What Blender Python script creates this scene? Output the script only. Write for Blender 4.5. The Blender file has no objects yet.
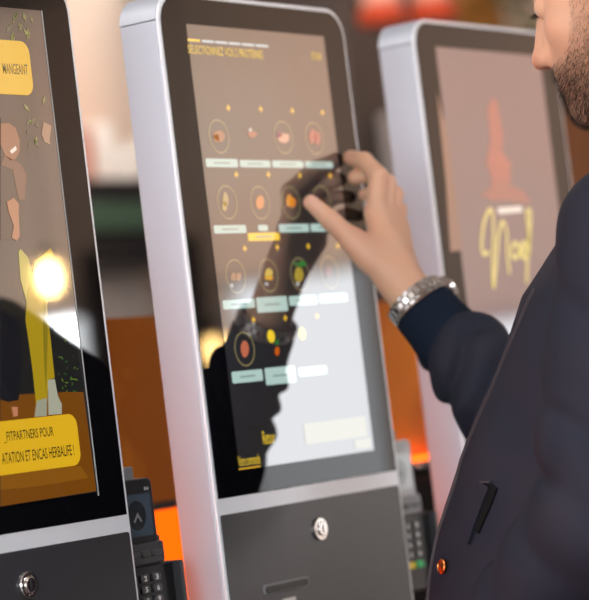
import bpy, bmesh, math, random
import numpy as np
from mathutils import Vector, Matrix
from mathutils.bvhtree import BVHTree
random.seed(7); RNG = np.random.default_rng(7)
PI = math.pi
scn = bpy.context.scene
COL = scn.collection

# ------------------------------------------------------------------ materials
def new_mat(name):
    m = bpy.data.materials.new(name); m.use_nodes = True
    nt = m.node_tree; nt.nodes.clear()
    out = nt.nodes.new('ShaderNodeOutputMaterial')
    return m, nt, out
def principled(name, col, rough=.5, metal=0., spec=.5, coat=0., noise=None, bump=None, ior=None, sss=0., sheen=0., aniso=0.):
    m, nt, out = new_mat(name)
    b = nt.nodes.new('ShaderNodeBsdfPrincipled')
    b.inputs['Base Color'].default_value = (*col, 1)
    b.inputs['Roughness'].default_value = rough
    b.inputs['Metallic'].default_value = metal
    b.inputs['Specular IOR Level'].default_value = spec
    b.inputs['Coat Weight'].default_value = coat
    if ior: b.inputs['IOR'].default_value = ior
    if sss:
        b.inputs['Subsurface Weight'].default_value = sss
        b.inputs['Subsurface Radius'].default_value = (.012, .005, .003); b.inputs['Subsurface Scale'].default_value = .6
    if sheen:
        b.inputs['Sheen Weight'].default_value = sheen; b.inputs['Sheen Roughness'].default_value = .5
    tc = nt.nodes.new('ShaderNodeTexCoord')
    if noise:
        sc, c2, lo, hi = noise
        n = nt.nodes.new('ShaderNodeTexNoise'); n.inputs['Scale'].default_value = sc; n.inputs['Detail'].default_value = 4
        mp = nt.nodes.new('ShaderNodeMapRange'); mp.inputs[1].default_value = lo; mp.inputs[2].default_value = hi
        mx = nt.nodes.new('ShaderNodeMix'); mx.data_type = 'RGBA'
        mx.inputs[6].default_value = (*col, 1); mx.inputs[7].default_value = (*c2, 1)
        nt.links.new(tc.outputs['Object'], n.inputs['Vector']); nt.links.new(n.outputs[0], mp.inputs[0])
        nt.links.new(mp.outputs[0], mx.inputs[0]); nt.links.new(mx.outputs[2], b.inputs['Base Color'])
    if bump:
        sc, st, scl = bump
        n = nt.nodes.new('ShaderNodeTexNoise'); n.inputs['Scale'].default_value = sc; n.inputs['Detail'].default_value = 5
        mpn = nt.nodes.new('ShaderNodeMapping'); mpn.inputs['Scale'].default_value = scl
        bp = nt.nodes.new('ShaderNodeBump'); bp.inputs['Strength'].default_value = st; bp.inputs['Distance'].default_value = .002
        nt.links.new(tc.outputs['Object'], mpn.inputs[0]); nt.links.new(mpn.outputs[0], n.inputs['Vector'])
        nt.links.new(n.outputs[0], bp.inputs['Height']); nt.links.new(bp.outputs[0], b.inputs['Normal'])
    nt.links.new(b.outputs[0], out.inputs[0])
    return m
def emitter(name, col, st):
    m, nt, out = new_mat(name)
    e = nt.nodes.new('ShaderNodeEmission'); e.inputs[0].default_value = (*col, 1); e.inputs[1].default_value = st
    nt.links.new(e.outputs[0], out.inputs[0]); return m
GLOSS = .27
_sc = {}
def screen_mat(col):
    """lit display pixels seen under the glossy cover glass"""
    k = tuple(round(c, 4) for c in col)
    if k in _sc: return _sc[k]
    m, nt, out = new_mat('display_ink')
    e = nt.nodes.new('ShaderNodeEmission'); e.inputs[0].default_value = (*col, 1); e.inputs[1].default_value = 1
    g = nt.nodes.new('ShaderNodeBsdfGlossy'); g.inputs['Color'].default_value = (1, 1, 1, 1); g.inputs['Roughness'].default_value = .03
    mx = nt.nodes.new('ShaderNodeMixShader'); mx.inputs[0].default_value = GLOSS
    nt.links.new(e.outputs[0], mx.inputs[1]); nt.links.new(g.outputs[0], mx.inputs[2]); nt.links.new(mx.outputs[0], out.inputs[0])
    _sc[k] = m; return m

M = {}
M['silver'] = principled('satin_silver', (.51, .545, .61), .48, .25, bump=(60, .03, (1, 1, .05)))
M['rim'] = principled('polished_rim', (.8, .8, .84), .25, .6)
M['bar'] = principled('pale_silver_front', (.86, .87, .90), .38, .2)
M['bezel'] = principled('black_glass', (.003, .003, .004), .02, 0, .5, ior=1.42)
M['panel'] = principled('charcoal_panel', (.036, .036, .040), .32, .1, .6, noise=(3, (.042, .041, .046), .4, .6), bump=(900, .05, (1, 1, 1)))
M['black'] = principled('black_plastic', (.007, .007, .008), .35, 0, .4)
M['dark_grey'] = principled('dark_grey_plastic', (.04, .04, .044), .4)
M['light_grey'] = principled('light_grey_plastic', (.42, .42, .41), .35)
M['key'] = principled('key_rubber', (.045, .045, .05), .3, 0, .6)
M['mid_grey'] = principled('grey_plastic', (.22, .22, .23), .4)
M['chrome'] = principled('chrome', (.85, .83, .8), .12, 1.)
M['steel'] = principled('steel', (.72, .69, .66), .2, 1.)
M['white'] = principled('white_plastic', (.8, .8, .78), .4)
M['green_key'] = principled('green_key', (.02, .55, .15), .4)
M['yellow_key'] = principled('yellow_key', (.85, .65, .02), .4)
M['red_key'] = principled('red_key', (.75, .10, .10), .4)
M['jacket'] = principled('navy_cotton', (.0155, .0180, .0310), .75, 0, .25, noise=(14, (.0215, .0195, .031), .35, .65), bump=(1400, .2, (1, 1, 1)))
M['cuff'] = principled('navy_ribbed_knit', (.0075, .0135, .027), .85, 0, .15, bump=(900, .35, (1, 1, 1)))
M['piping'] = principled('taupe_piping', (.060, .045, .050), .6)
M['trousers'] = principled('charcoal_twill', (.03, .03, .035), .8)
M['shoe'] = principled('dark_leather', (.02, .015, .012), .4)
M['hair'] = principled('dark_brown_hair', (.022, .012, .008), .5, 0, .4)
M['beard'] = principled('brown_beard_hair', (.030, .013, .007), .5, 0, .4)
M['copper'] = principled('copper_snap', (.65, .22, .06), .25, 1.)
M['peach_wall'] = principled('peach_plaster', (.80, .60, .47), .85, noise=(.7, (.78, .66, .56), .4, .6), bump=(40, .1, (1, 1, 1)))
M['grey_wall'] = principled('warm_white_plaster', (.66, .60, .56), .85, bump=(40, .1, (1, 1, 1)))
M['dark_wood'] = principled('dark_wood', (.030, .018, .012), .5, noise=(4, (.045, .028, .018), .4, .6))
M['brown_wall'] = principled('brown_cladding', (.045, .024, .018), .6, noise=(3, (.06, .035, .026), .4, .6))
M['ochre_wall'] = principled('ochre_cladding', (.42, .17, .02), .6, noise=(5, (.25, .09, .012), .4, .6))
M['floor'] = principled('dark_floor_tile', (.06, .05, .045), .4, noise=(6, (.08, .065, .06), .4, .6))
M['ceiling'] = principled('ceiling_paint', (.62, .55, .50), .9)
M['acrylic'] = principled('brown_acrylic', (.50, .135, .008), .5, 0, .12, noise=(7, (.72, .23, .014), .5, .62))
M['amber'] = principled('amber_acrylic', (.92, .25, .010), .5, 0, .12, noise=(5, (.70, .17, .008), .42, .6))
M['matt_black'] = principled('matt_black', (.006, .006, .006), .8, 0, .15)
M['leaf'] = principled('leaf_green', (.08, .12, .02), .5, noise=(8, (.14, .17, .03), .4, .6))
M['green_sign'] = principled('dark_green_enamel', (.022, .052, .030), .6)
M['beige_tile'] = principled('beige_tile', (.82, .76, .70), .5, noise=(5, (.66, .60, .56), .4, .6))
M['paper'] = principled('white_paper', (.8, .76, .7), .7)
M['red'] = principled('red_enamel', (.34, .04, .012), .6, 0, .2)
M['pink'] = principled('pale_pink_glass', (.55, .27, .20), .5)
M['orange_glow'] = emitter('orange_backlit_panel', (1., .105, .002), 1.5)

# ------------------------------------------------------------------ helpers
def mesh_obj(name, verts, faces, mat, parent=None, smooth=False, bevel=0, seg=2):
    me = bpy.data.meshes.new(name); me.from_pydata([tuple(v) for v in verts], [], [tuple(f) for f in faces]); me.update()
    return link(name, me, mat, parent, smooth, bevel, seg)
def link(name, me, mat, parent=None, smooth=False, bevel=0, seg=2):
    if mat is not None: me.materials.append(mat)
    if smooth:
        for p in me.polygons: p.use_smooth = True
    o = bpy.data.objects.new(name, me); COL.objects.link(o)
    if parent is not None:
        o.parent = parent
        o.matrix_parent_inverse = Matrix.Identity(4)
    if bevel:
        b = o.modifiers.new('bevel', 'BEVEL'); b.width = bevel; b.segments = seg; b.limit_method = 'ANGLE'; b.angle_limit = .6
        for p in me.polygons: p.use_smooth = True
        b.harden_normals = True
    return o
class MB:
    def __init__(s): s.v = []; s.f = []
    def add(s, v, f):
        n = len(s.v); s.v += [tuple(x) for x in v]; s.f += [tuple(i + n for i in q) for q in f]; return s
    def box(s, x0, x1, y0, y1, z0, z1):
        v = [(x, y, z) for x in (x0, x1) for y in (y0, y1) for z in (z0, z1)]
        return s.add(v, [(0, 1, 3, 2), (4, 6, 7, 5), (0, 4, 5, 1), (2, 3, 7, 6), (0, 2, 6, 4), (1, 5, 7, 3)])
    def lathe(s, prof, c, axis='z', n=28):
        c = Vector(c); v = []; f = []
        for r, h in prof:
            for i in range(n):
                a = 2 * PI * i / n; x, y = r * math.cos(a), r * math.sin(a)
                v.append(c + (Vector((x, y, h)) if axis == 'z' else Vector((x, -h, y)) if axis == 'y' else Vector((h, x, y))))
        for j in range(len(prof) - 1):
            for i in range(n):
                k = (i + 1) % n; f.append((j * n + i, j * n + k, (j + 1) * n + k, (j + 1) * n + i))
        f.append(tuple(range(n))[::-1]); f.append(tuple((len(prof) - 1) * n + i for i in range(n)))
        return s.add(v, f)
    def tube(s, pts, r, n=8):
        pts = [Vector(p) for p in pts]; v = []; f = []
        rr = r if isinstance(r, (list, tuple)) else [r] * len(pts)
        for i, p in enumerate(pts):
            t = (pts[min(i + 1, len(pts) - 1)] - pts[max(i - 1, 0)]).normalized()
            u = t.cross(Vector((.3, .2, 1))).normalized(); w = t.cross(u)
            for k in range(n):
                a = 2 * PI * k / n; v.append(p + (u * math.cos(a) + w * math.sin(a)) * rr[i])
        for i in range(len(pts) - 1):
            for k in range(n):
                q = (k + 1) % n; f.append((i * n + k, i * n + q, (i + 1) * n + q, (i + 1) * n + k))
        f.append(tuple(range(n))[::-1]); f.append(tuple((len(pts) - 1) * n + i for i in range(n)))
        return s.add(v, f)
    def prism(s, outline, y0, y1):
        """outline in (x, z), counter-clockwise seen from -y; extruded y0..y1"""
        n = len(outline)
        v = [(x, y0, z) for x, z in outline] + [(x, y1, z) for x, z in outline]
        f = [tuple(range(n)), tuple(range(2 * n - 1, n - 1, -1))] + [(i, i + n, (i + 1) % n + n, (i + 1) % n) for i in range(n)]
        return s.add(v, f)
    def obj(s, name, mat, parent=None, smooth=False, bevel=0, seg=2):
        o = mesh_obj(name, s.v, s.f, mat, parent, smooth, bevel, seg)
        bm = bmesh.new(); bm.from_mesh(o.data); bmesh.ops.recalc_face_normals(bm, faces=bm.faces); bm.to_mesh(o.data); bm.free()
        return o
def rrect(x0, x1, z0, z1, r, n=8, corners=(1, 1, 1, 1)):
    """corners: bottom-left, bottom-right, top-right, top-left"""
    pts = []
    for (cx, cz, a0, on) in ((x0 + r, z0 + r, PI, corners[0]), (x1 - r, z0 + r, 1.5 * PI, corners[1]), (x1 - r, z1 - r, 0, corners[2]), (x0 + r, z1 - r, .5 * PI, corners[3])):
        if on and r > 0:
            for i in range(n + 1):
                a = a0 + .5 * PI * i / n; pts.append((cx + r * math.cos(a), cz + r * math.sin(a)))
        else:
            pts.append((cx + (r if a0 in (1.5 * PI, 0) else -r), cz + (r if a0 in (0, .5 * PI) else -r)))
    return pts
def empty(name, loc, label, cat, group=None):
    o = bpy.data.objects.new(name, None); COL.objects.link(o); o.location = loc; o.empty_display_size = .1
    o['label'] = label; o['category'] = cat
    if group: o['group'] = group
    return o
def tag(o, label, cat, group=None):
    o['label'] = label; o['category'] = cat
    if group: o['group'] = group
    return o
def struct(o): o['kind'] = 'structure'; return o
def flat(name, pts, col, y, parent):
    """flat coloured patch of a display: points (x, z) in the parent's frame"""
    return mesh_obj(name, [(x, y, z) for x, z in pts], [tuple(range(len(pts)))], screen_mat(col), parent)
def text(name, body, x0, x1, ztop, zbot, y, mat, parent, bold=0.):
    cu = bpy.data.curves.new(name, 'FONT'); cu.body = body; cu.size = 1; cu.offset = bold; cu.resolution_u = 3
    o = bpy.data.objects.new(name, cu); COL.objects.link(o)
    bpy.context.view_layer.update()
    me = bpy.data.meshes.new_from_object(o.evaluated_get(bpy.context.evaluated_depsgraph_get()))
    bpy.data.objects.remove(o)
    P = np.array([v.co[:] for v in me.vertices]); lo, hi = P.min(0), P.max(0)
    for v in me.vertices:
        a = (v.co.x - lo[0]) / (hi[0] - lo[0]); b = (v.co.y - lo[1]) / (hi[1] - lo[1])
        v.co = (x0 + a * (x1 - x0), y, zbot + b * (ztop - zbot))
    me.materials.clear()
    return link(name, me, mat, parent)
def ribbon(name, pts, w, col, y, parent, closed=False):
    P = [Vector((x, z)) for x, z in pts]; n = len(P); v = []; f = []
    # smooth the stroke
    Q = []
    for i in range(n - (0 if closed else 1)):
        p0, p1, p2, p3 = [P[(i + k) % n] if closed else P[min(max(i + k, 0), n - 1)] for k in (-1, 0, 1, 2)]
        for s in range(5):
            t = s / 5; Q.append(.5 * ((2 * p1) + (p2 - p0) * t + (2 * p0 - 5 * p1 + 4 * p2 - p3) * t * t + (3 * p1 - p0 - 3 * p2 + p3) * t ** 3))
    if not closed: Q.append(P[-1])
    m = len(Q)
    for i, p in enumerate(Q):
        t = (Q[(i + 1) % m] - Q[i - 1]) if closed else (Q[min(i + 1, m - 1)] - Q[max(i - 1, 0)])
        t.normalize(); nrm = Vector((-t.y, t.x)) * w / 2
        v += [(p.x + nrm.x, y, p.y + nrm.y), (p.x - nrm.x, y, p.y - nrm.y)]
    for i in range(m if closed else m - 1):
        j = (i + 1) % m; f.append((2 * i, 2 * j, 2 * j + 1, 2 * i + 1))
    return mesh_obj(name, v, f, screen_mat(col), parent)

# ------------------------------------------------------------------ camera
cam = bpy.data.cameras.new('camera'); camo = bpy.data.objects.new('camera', cam); COL.objects.link(camo)
r = Vector((.55389317, -.8238647, -.12020528)); u = Vector((.0324945, -.12287448, .9918901)); d = Vector((.83195341, .55330716, .04128826))
mat = Matrix(((r.x, u.x, -d.x, -2.43694), (r.y, u.y, -d.y, -1.62691), (r.z, u.z, -d.z, 1.25481), (0, 0, 0, 1)))
camo.matrix_world = mat
cam.sensor_fit = 'HORIZONTAL'; cam.sensor_width = 36; cam.lens = 2671.73 / 589 * 36
cam.dof.use_dof = True; cam.dof.focus_distance = 2.62; cam.dof.aperture_fstop = 5.2
cam.clip_start = .05; cam.clip_end = 60
scn.camera = camo
scn.view_settings.view_transform = 'Standard'; scn.view_settings.look = 'None'
scn.view_settings.gamma = 1; scn.view_settings.use_curve_mapping = False; scn.view_settings.exposure = .38
scn.cycles.use_denoising = True
scn.cycles.sample_clamp_indirect = 8; scn.cycles.max_bounces = 8
scn.cycles.caustics_reflective = False; scn.cycles.caustics_refractive = False
w = bpy.data.worlds.new('world'); scn.world = w; w.use_nodes = True
w.node_tree.nodes['Background'].inputs[0].default_value = (.9, .88, .9, 1); w.node_tree.nodes['Background'].inputs[1].default_value = .15

# ------------------------------------------------------------------ room shell
X0, X1, Y0, Y1, H = -5., 7.4, -7.4, 3.7, 3.3
def wallbox(name, m, *b): return struct(MB().box(*b).obj(name, m))
wallbox('floor', M['floor'], X0 - .1, X1 + .1, Y0 - .1, Y1 + .1, -.1, 0)
wallbox('ceiling', M['ceiling'], X0 - .1, X1 + .1, Y0 - .1, Y1 + .1, H, H + .1)
wallbox('wall_front', M['grey_wall'], X0 - .1, X1 + .1, Y0 - .1, Y0, 0, H)
# back wall: peach plaster on the left, brown cladding, then ochre cladding
wallbox('wall_back', M['peach_wall'], X0 - .1, 5.5, Y1, Y1 + .1, 0, H)
wallbox('wall_back_brown', M['brown_wall'], 5.5, 6.6, Y1, Y1 + .1, 0, H)
wallbox('wall_back_ochre', M['ochre_wall'], 6.6, X1 + .1, Y1, Y1 + .1, 0, H)
def wall_with_windows(name, m, x0, x1, wins, frame_mat):
    """wall across y from Y0 to Y1 with openings (y0, y1, z0, z1, glow)"""
    mb = MB(); y = Y0
    for (a, b, z0, z1, g) in wins:
        mb.box(x0, x1, y, a, 0, H); mb.box(x0, x1, a, b, 0, z0); mb.box(x0, x1, a, b, z1, H); y = b
    mb.box(x0, x1, y, Y1, 0, H)
    struct(mb.obj(name, m))
def window(n, x, side, a, b, z0, z1, col, st, bars=1):
    """daylight pane in a thin frame; side = +1 faces -x"""
    root = bpy.data.objects.new(f'window_{n}', None); COL.objects.link(root); root['kind'] = 'structure'
    root.location = (x, (a + b) / 2, z0)
    ym = (b - a) / 2
    mb = MB(); t = .04
    mb.box(-.03, .03, -ym, -ym + t, 0, z1 - z0).box(-.03, .03, ym - t, ym, 0, z1 - z0).box(-.03, .03, -ym, ym, 0, t).box(-.03, .03, -ym, ym, z1 - z0 - t, z1 - z0)
    for k in range(1, bars):
        yy = -ym + 2 * ym * k / bars; mb.box(-.02, .02, yy - .02, yy + .02, 0, z1 - z0)
    o = mb.obj('window_frame', M['grey_wall'], root)
    p = MB().box(.03 * side, .04 * side, -ym + .01, ym - .01, .01, z1 - z0 - .01).obj('pane', emitter('daylight', col, st), root)
    return root
RW = [(-6.47, -6.08, .75, 1.85), (-5.32, -4.5, .72, 1.88), (-4.4, -2.6, .72, 1.57)]
wall_with_windows('wall_right', M['peach_wall'], X1, X1 + .15, [(*q, 0) for q in RW], None)
window(1, X1 + .05, 1, *RW[0], (.93, .97, 1.), 14.)
window(2, X1 + .05, 1, *RW[1], (.95, .97, 1.), 2.3, 1)
window(5, X1 + .05, 1, *RW[2], (.95, .97, 1.), 2.3, 1)
LW = [(-3.2, -.2, .5, 2.8), (.4, 3.3, .5, 2.8)]
wall_with_windows('wall_left', M['grey_wall'], X0 - .15, X0, [(*q, 0) for q in LW], None)
window(3, X0 - .05, -1, *LW[0], (.93, .96, 1.), 7.5, 2)
window(4, X0 - .05, -1, *LW[1], (.90, .94, 1.), 2.4, 2)
# unseen ceiling light panels, added to brighten the walls and kiosk fronts
def added_ceiling_light(x, y, wx, wy, st, col, label):
    t = empty('added_ceiling_light', (x, y, H), label, 'ceiling light', 'added ceiling light panels')
    mb = MB(); a, b = wx / 2, wy / 2; f = .03
    mb.box(-a - f, a + f, -b - f, -b, -.05, 0).box(-a - f, a + f, b, b + f, -.05, 0).box(-a - f, -a, -b, b, -.05, 0).box(a, a + f, -b, b, -.05, 0)
    mb.obj('frame', M['white'], t)
    MB().box(-a, a, -b, b, -.035, -.02).obj('diffuser', emitter('lamp_diffuser', col, st), t)
for (x, y) in ((5.6, -5.0), (5.6, -2.8), (5.4, 2.6), (2.6, 2.9), (-.6, -2.6), (1.1, -3.0), (-1.6, .9)):
    cool = y < 0 and x < 2
    added_ceiling_light(x, y, 1.3, .5, 20. if cool else 12., (.93, .95, 1.) if cool else (1., .92, .87), 'white light panel added in the ceiling to brighten the room')

# unseen lamps added on the ceiling to brighten the far plaster
def washer(name, label, x, y, z, tx, ty, tz, sx, sy, power, col):
    t = empty(name, (x, y, z), label, 'wall washer', 'added lamps on the ceiling brightening the walls')
    MB().box(-sx / 2 - .02, sx / 2 + .02, -sy / 2 - .02, sy / 2 + .02, .01, .05).obj('housing', M['black'], t)
    MB().box(-.01, .01, -.01, .01, .05, H - z).obj('stem', M['black'], t)
    l = bpy.data.lights.new('added_fill_light', 'AREA'); l.shape = 'RECTANGLE'; l.size = sx; l.size_y = sy; l.energy = power; l.color = col
    lo = bpy.data.objects.new('added_fill_light', l); COL.objects.link(lo); lo.parent = t
    lo.rotation_euler = (Vector((tx, ty, tz)) - Vector((x, y, z))).to_track_quat('-Z', 'Y').to_euler()
washer('added_wall_lamp', 'added unseen lamp brightening the far end of the window wall', 5.3, -5.2, 3.1, 7.4, -5.2, 1.9, .25, 1.8, 78, (1., .88, .78))
washer('added_wall_lamp', 'added unseen lamp brightening the near end of the window wall', 5.3, -2.4, 3.1, 7.4, -2.4, 1.9, .25, 1.8, 82, (1., .89, .86))
washer('added_wall_lamp', 'added unseen lamp brightening the peach back wall', 3.6, 1.9, 3.1, 4.4, 3.7, 2.1, 1.8, .25, 36, (1., .88, .80))
POLY=[
  ('ad_floor',1,[(0.0051, 1.3003), (0.0348, 1.3023), (0.0949, 1.3005), (0.1304, 1.2983), (0.1325, 1.2008), (-0.013, 1.1997)],(0.2, 0.065, 0.003),1),
  ('ad_floor_sheen',1,[(-0.0069, 1.2334), (0.0515, 1.2303), (0.1123, 1.2271), (0.1224, 1.2145), (0.0484, 1.2134), (-0.0102, 1.2149)],(0.33, 0.12, 0.006),2),
  ('ad_backdrop',1,[(0.0216, 1.3926), (0.081, 1.3906), (0.1088, 1.375), (0.1278, 1.3595), (0.132, 1.2982), (0.0948, 1.2995), (0.0346, 1.3013), (0.0049, 1.2994)],(0.012, 0.012, 0.01),1),
  ('ad_hair',1,[(0.0529, 1.5673), (0.0682, 1.5696), (0.085, 1.5622), (0.0912, 1.5467), (0.0844, 1.5172), (0.0644, 1.4492), (0.0318, 1.4497)],(0.02, 0.012, 0.008),2),
  ('ad_face',1,[(0.0518, 1.5615), (0.064, 1.5627), (0.0736, 1.558), (0.0776, 1.5464), (0.0754, 1.5347), (0.0682, 1.5278), (0.0603, 1.5258), (0.0524, 1.5315), (0.0482, 1.5411)],(0.42, 0.16, 0.07),3),
  ('ad_smile',1,[(0.0606, 1.5355), (0.0705, 1.5405), (0.0713, 1.5366), (0.063, 1.5326)],(0.8, 0.7, 0.62),4),
  ('ad_neck',1,[(0.0524, 1.5315), (0.0663, 1.5258), (0.0748, 1.523), (0.0819, 1.5123), (0.0745, 1.4879), (0.0655, 1.488), (0.0617, 1.517), (0.0447, 1.5217)],(0.2, 0.08, 0.04),3),
  ('ad_hand',1,[(0.0472, 1.4861), (0.0583, 1.4899), (0.0648, 1.4841), (0.0628, 1.4734), (0.0606, 1.4531), (0.0553, 1.4484), (0.0484, 1.4514), (0.0534, 1.4629), (0.0484, 1.4764)],(0.55, 0.22, 0.1),4),
  ('ad_wrist',1,[(0.1176, 1.5649), (0.1293, 1.5612), (0.1236, 1.5472), (0.1243, 1.5423), (0.1155, 1.5451), (0.1123, 1.5529)],(0.45, 0.26, 0.16),2),
  ('ad_blouse',1,[(0.0564, 1.4377), (0.0599, 1.4406), (0.0703, 1.4317), (0.0737, 1.4006), (0.0596, 1.3894), (0.0545, 1.4108)],(0.42, 0.36, 0.06),2),
  ('ad_leggings',1,[(0.0599, 1.3913), (0.0786, 1.4276), (0.1055, 1.4408), (0.1122, 1.4269), (0.098, 1.3998), (0.0892, 1.3855), (0.089, 1.3514), (0.0883, 1.3145), (0.0789, 1.3131), (0.0715, 1.2894), (0.056, 1.2875), (0.0567, 1.324), (0.0559, 1.3529), (0.0549, 1.3722)],(0.62, 0.42, 0.012),3),
  ('ad_leggings_fold',1,[(0.087, 1.3904), (0.0862, 1.3613), (0.0773, 1.3209), (0.0717, 1.299), (0.0749, 1.3327), (0.0787, 1.3616)],(0.32, 0.24, 0.01),4),
  ('ad_shoe',1,[(0.0572, 1.2942), (0.0727, 1.2961), (0.0695, 1.2789), (0.0515, 1.2792)],(0.42, 0.42, 0.3),4),
  ('ad_shoe',1,[(0.0774, 1.3132), (0.0881, 1.3135), (0.0897, 1.2969), (0.0943, 1.2888), (0.0925, 1.2792), (0.0727, 1.2796)],(0.5, 0.5, 0.38),4),
  ('ad_trousers',1,[(0.0199, 1.3831), (0.0446, 1.3726), (0.0436, 1.3343), (0.0308, 1.2968), (0.0159, 1.2959), (0.0047, 1.2985)],(0.008, 0.008, 0.01),3),
  ('ad_foot',1,[(0.0194, 1.2909), (0.0282, 1.2903), (0.0266, 1.2819), (0.0207, 1.2813)],(0.5, 0.2, 0.1),4),
  ('ad_leaf',1,[(0.083, 1.6598), (0.084, 1.6572), (0.0873, 1.6557), (0.0863, 1.6584)],(0.08, 0.1, 0.03),2),
  ('ad_leaf',1,[(0.1167, 1.67), (0.1159, 1.6657), (0.1192, 1.6624), (0.12, 1.6667)],(0.14, 0.16, 0.03),2),
  ('ad_leaf',1,[(0.1139, 1.6549), (0.1081, 1.6506), (0.1067, 1.6454), (0.1124, 1.6497)],(0.14, 0.16, 0.03),2),
  ('ad_leaf',1,[(0.0965, 1.6726), (0.0924, 1.6685), (0.0923, 1.664), (0.0964, 1.6682)],(0.08, 0.1, 0.03),2),
  ('ad_leaf',1,[(0.0971, 1.6731), (0.0905, 1.6688), (0.0883, 1.6632), (0.0949, 1.6675)],(0.08, 0.1, 0.03),2),
  ('ad_leaf',1,[(0.085, 1.66), (0.0788, 1.6557), (0.0768, 1.6504), (0.0831, 1.6546)],(0.08, 0.1, 0.03),2),
  ('ad_leaf',1,[(0.0974, 1.6625), (0.0967, 1.6594), (0.0988, 1.6569), (0.0996, 1.66)],(0.14, 0.16, 0.03),2),
  ('ad_leaf',1,[(0.1017, 1.6619), (0.0972, 1.6577), (0.0969, 1.6531), (0.1013, 1.6573)],(0.14, 0.16, 0.03),2),
  ('ad_leaf',1,[(0.0869, 1.6511), (0.0846, 1.6465), (0.0866, 1.6425), (0.0889, 1.647)],(0.14, 0.16, 0.03),2),
  ('ad_leaf',1,[(0.1095, 1.6581), (0.1086, 1.6548), (0.1108, 1.6522), (0.1116, 1.6554)],(0.14, 0.16, 0.03),2),
  ('ad_leaf',1,[(0.1059, 1.6731), (0.1048, 1.6675), (0.1088, 1.6632), (0.11, 1.6688)],(0.14, 0.16, 0.03),2),
  ('ad_leaf',1,[(0.1034, 1.6564), (0.1053, 1.6513), (0.1119, 1.6484), (0.11, 1.6536)],(0.2, 0.22, 0.05),2),
  ('ad_leaf',1,[(0.0879, 1.6531), (0.083, 1.6483), (0.0828, 1.643), (0.0877, 1.6478)],(0.14, 0.16, 0.03),2),
  ('ad_leaf',1,[(0.0906, 1.666), (0.0879, 1.6628), (0.0884, 1.6596), (0.0911, 1.6628)],(0.14, 0.16, 0.03),2),
  ('ad_leaf',1,[(0.1069, 1.57), (0.0999, 1.5668), (0.0966, 1.5619), (0.1035, 1.5651)],(0.08, 0.1, 0.03),2),
  ('ad_leaf',1,[(0.0919, 1.5438), (0.0891, 1.5415), (0.0887, 1.5387), (0.0915, 1.541)],(0.08, 0.1, 0.03),2),
  ('ad_leaf',1,[(0.1043, 1.5639), (0.1054, 1.5605), (0.1095, 1.5585), (0.1084, 1.5619)],(0.08, 0.1, 0.03),2),
  ('ad_leaf',1,[(0.0953, 1.5676), (0.0965, 1.5639), (0.1009, 1.5617), (0.0997, 1.5654)],(0.2, 0.22, 0.05),2),
  ('ad_leaf',1,[(0.1009, 1.5484), (0.1005, 1.5457), (0.1027, 1.5436), (0.103, 1.5463)],(0.14, 0.16, 0.03),2),
  ('ad_leaf',1,[(0.094, 1.546), (0.0905, 1.5442), (0.0891, 1.5415), (0.0926, 1.5434)],(0.08, 0.1, 0.03),2),
  ('ad_leaf',1,[(0.0965, 1.5665), (0.0926, 1.5641), (0.0912, 1.5609), (0.0951, 1.5633)],(0.14, 0.16, 0.03),2),
  ('ad_leaf',1,[(0.105, 1.5512), (0.1007, 1.5471), (0.1004, 1.5425), (0.1048, 1.5466)],(0.2, 0.22, 0.05),2),
  ('ad_leaf',1,[(0.125, 1.5921), (0.1198, 1.5871), (0.1197, 1.5815), (0.1249, 1.5865)],(0.14, 0.16, 0.03),2),
  ('ad_leaf',1,[(0.0925, 1.5574), (0.0899, 1.5546), (0.09, 1.5515), (0.0927, 1.5544)],(0.08, 0.1, 0.03),2),
  ('ad_leaf',1,[(0.0899, 1.5823), (0.0918, 1.5772), (0.0982, 1.5743), (0.0963, 1.5794)],(0.2, 0.22, 0.05),2),
  ('ad_leaf',1,[(0.1005, 1.5481), (0.1003, 1.5428), (0.105, 1.5389), (0.1052, 1.5442)],(0.08, 0.1, 0.03),2),
  ('ad_leaf',1,[(0.1232, 1.3238), (0.1203, 1.3232), (0.1185, 1.3217), (0.1214, 1.3223)],(0.1, 0.16, 0.02),2),
  ('ad_leaf',1,[(0.0974, 1.3349), (0.0998, 1.3335), (0.103, 1.3332), (0.1007, 1.3346)],(0.1, 0.16, 0.02),2),
  ('ad_leaf',1,[(0.114, 1.3086), (0.114, 1.3074), (0.1152, 1.3064), (0.1152, 1.3076)],(0.1, 0.16, 0.02),2),
  ('ad_leaf',1,[(0.1013, 1.3062), (0.1032, 1.3053), (0.1057, 1.3052), (0.1037, 1.3062)],(0.1, 0.16, 0.02),2),
  ('ad_leaf',1,[(0.1026, 1.3353), (0.1023, 1.3328), (0.1044, 1.3307), (0.1047, 1.3332)],(0.05, 0.12, 0.02),2),
  ('ad_leaf',1,[(0.109, 1.3087), (0.1072, 1.3088), (0.1056, 1.3083), (0.1074, 1.3081)],(0.05, 0.12, 0.02),2),
  ('ad_leaf',1,[(0.1124, 1.3305), (0.1089, 1.3297), (0.1066, 1.3278), (0.1102, 1.3286)],(0.02, 0.09, 0.02),2),
  ('ad_leaf',1,[(0.1277, 1.3216), (0.1246, 1.3219), (0.1217, 1.321), (0.1248, 1.3207)],(0.05, 0.12, 0.02),2),
  ('ad_leaf',1,[(0.1213, 1.3345), (0.1193, 1.3345), (0.1176, 1.3337), (0.1197, 1.3338)],(0.02, 0.09, 0.02),2),
  ('ad_leaf',1,[(0.1034, 1.3193), (0.1046, 1.3171), (0.1077, 1.3159), (0.1064, 1.318)],(0.02, 0.09, 0.02),2),
  ('ad_leaf',1,[(0.0958, 1.3193), (0.0946, 1.318), (0.0948, 1.3166), (0.096, 1.3178)],(0.05, 0.12, 0.02),2),
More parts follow.
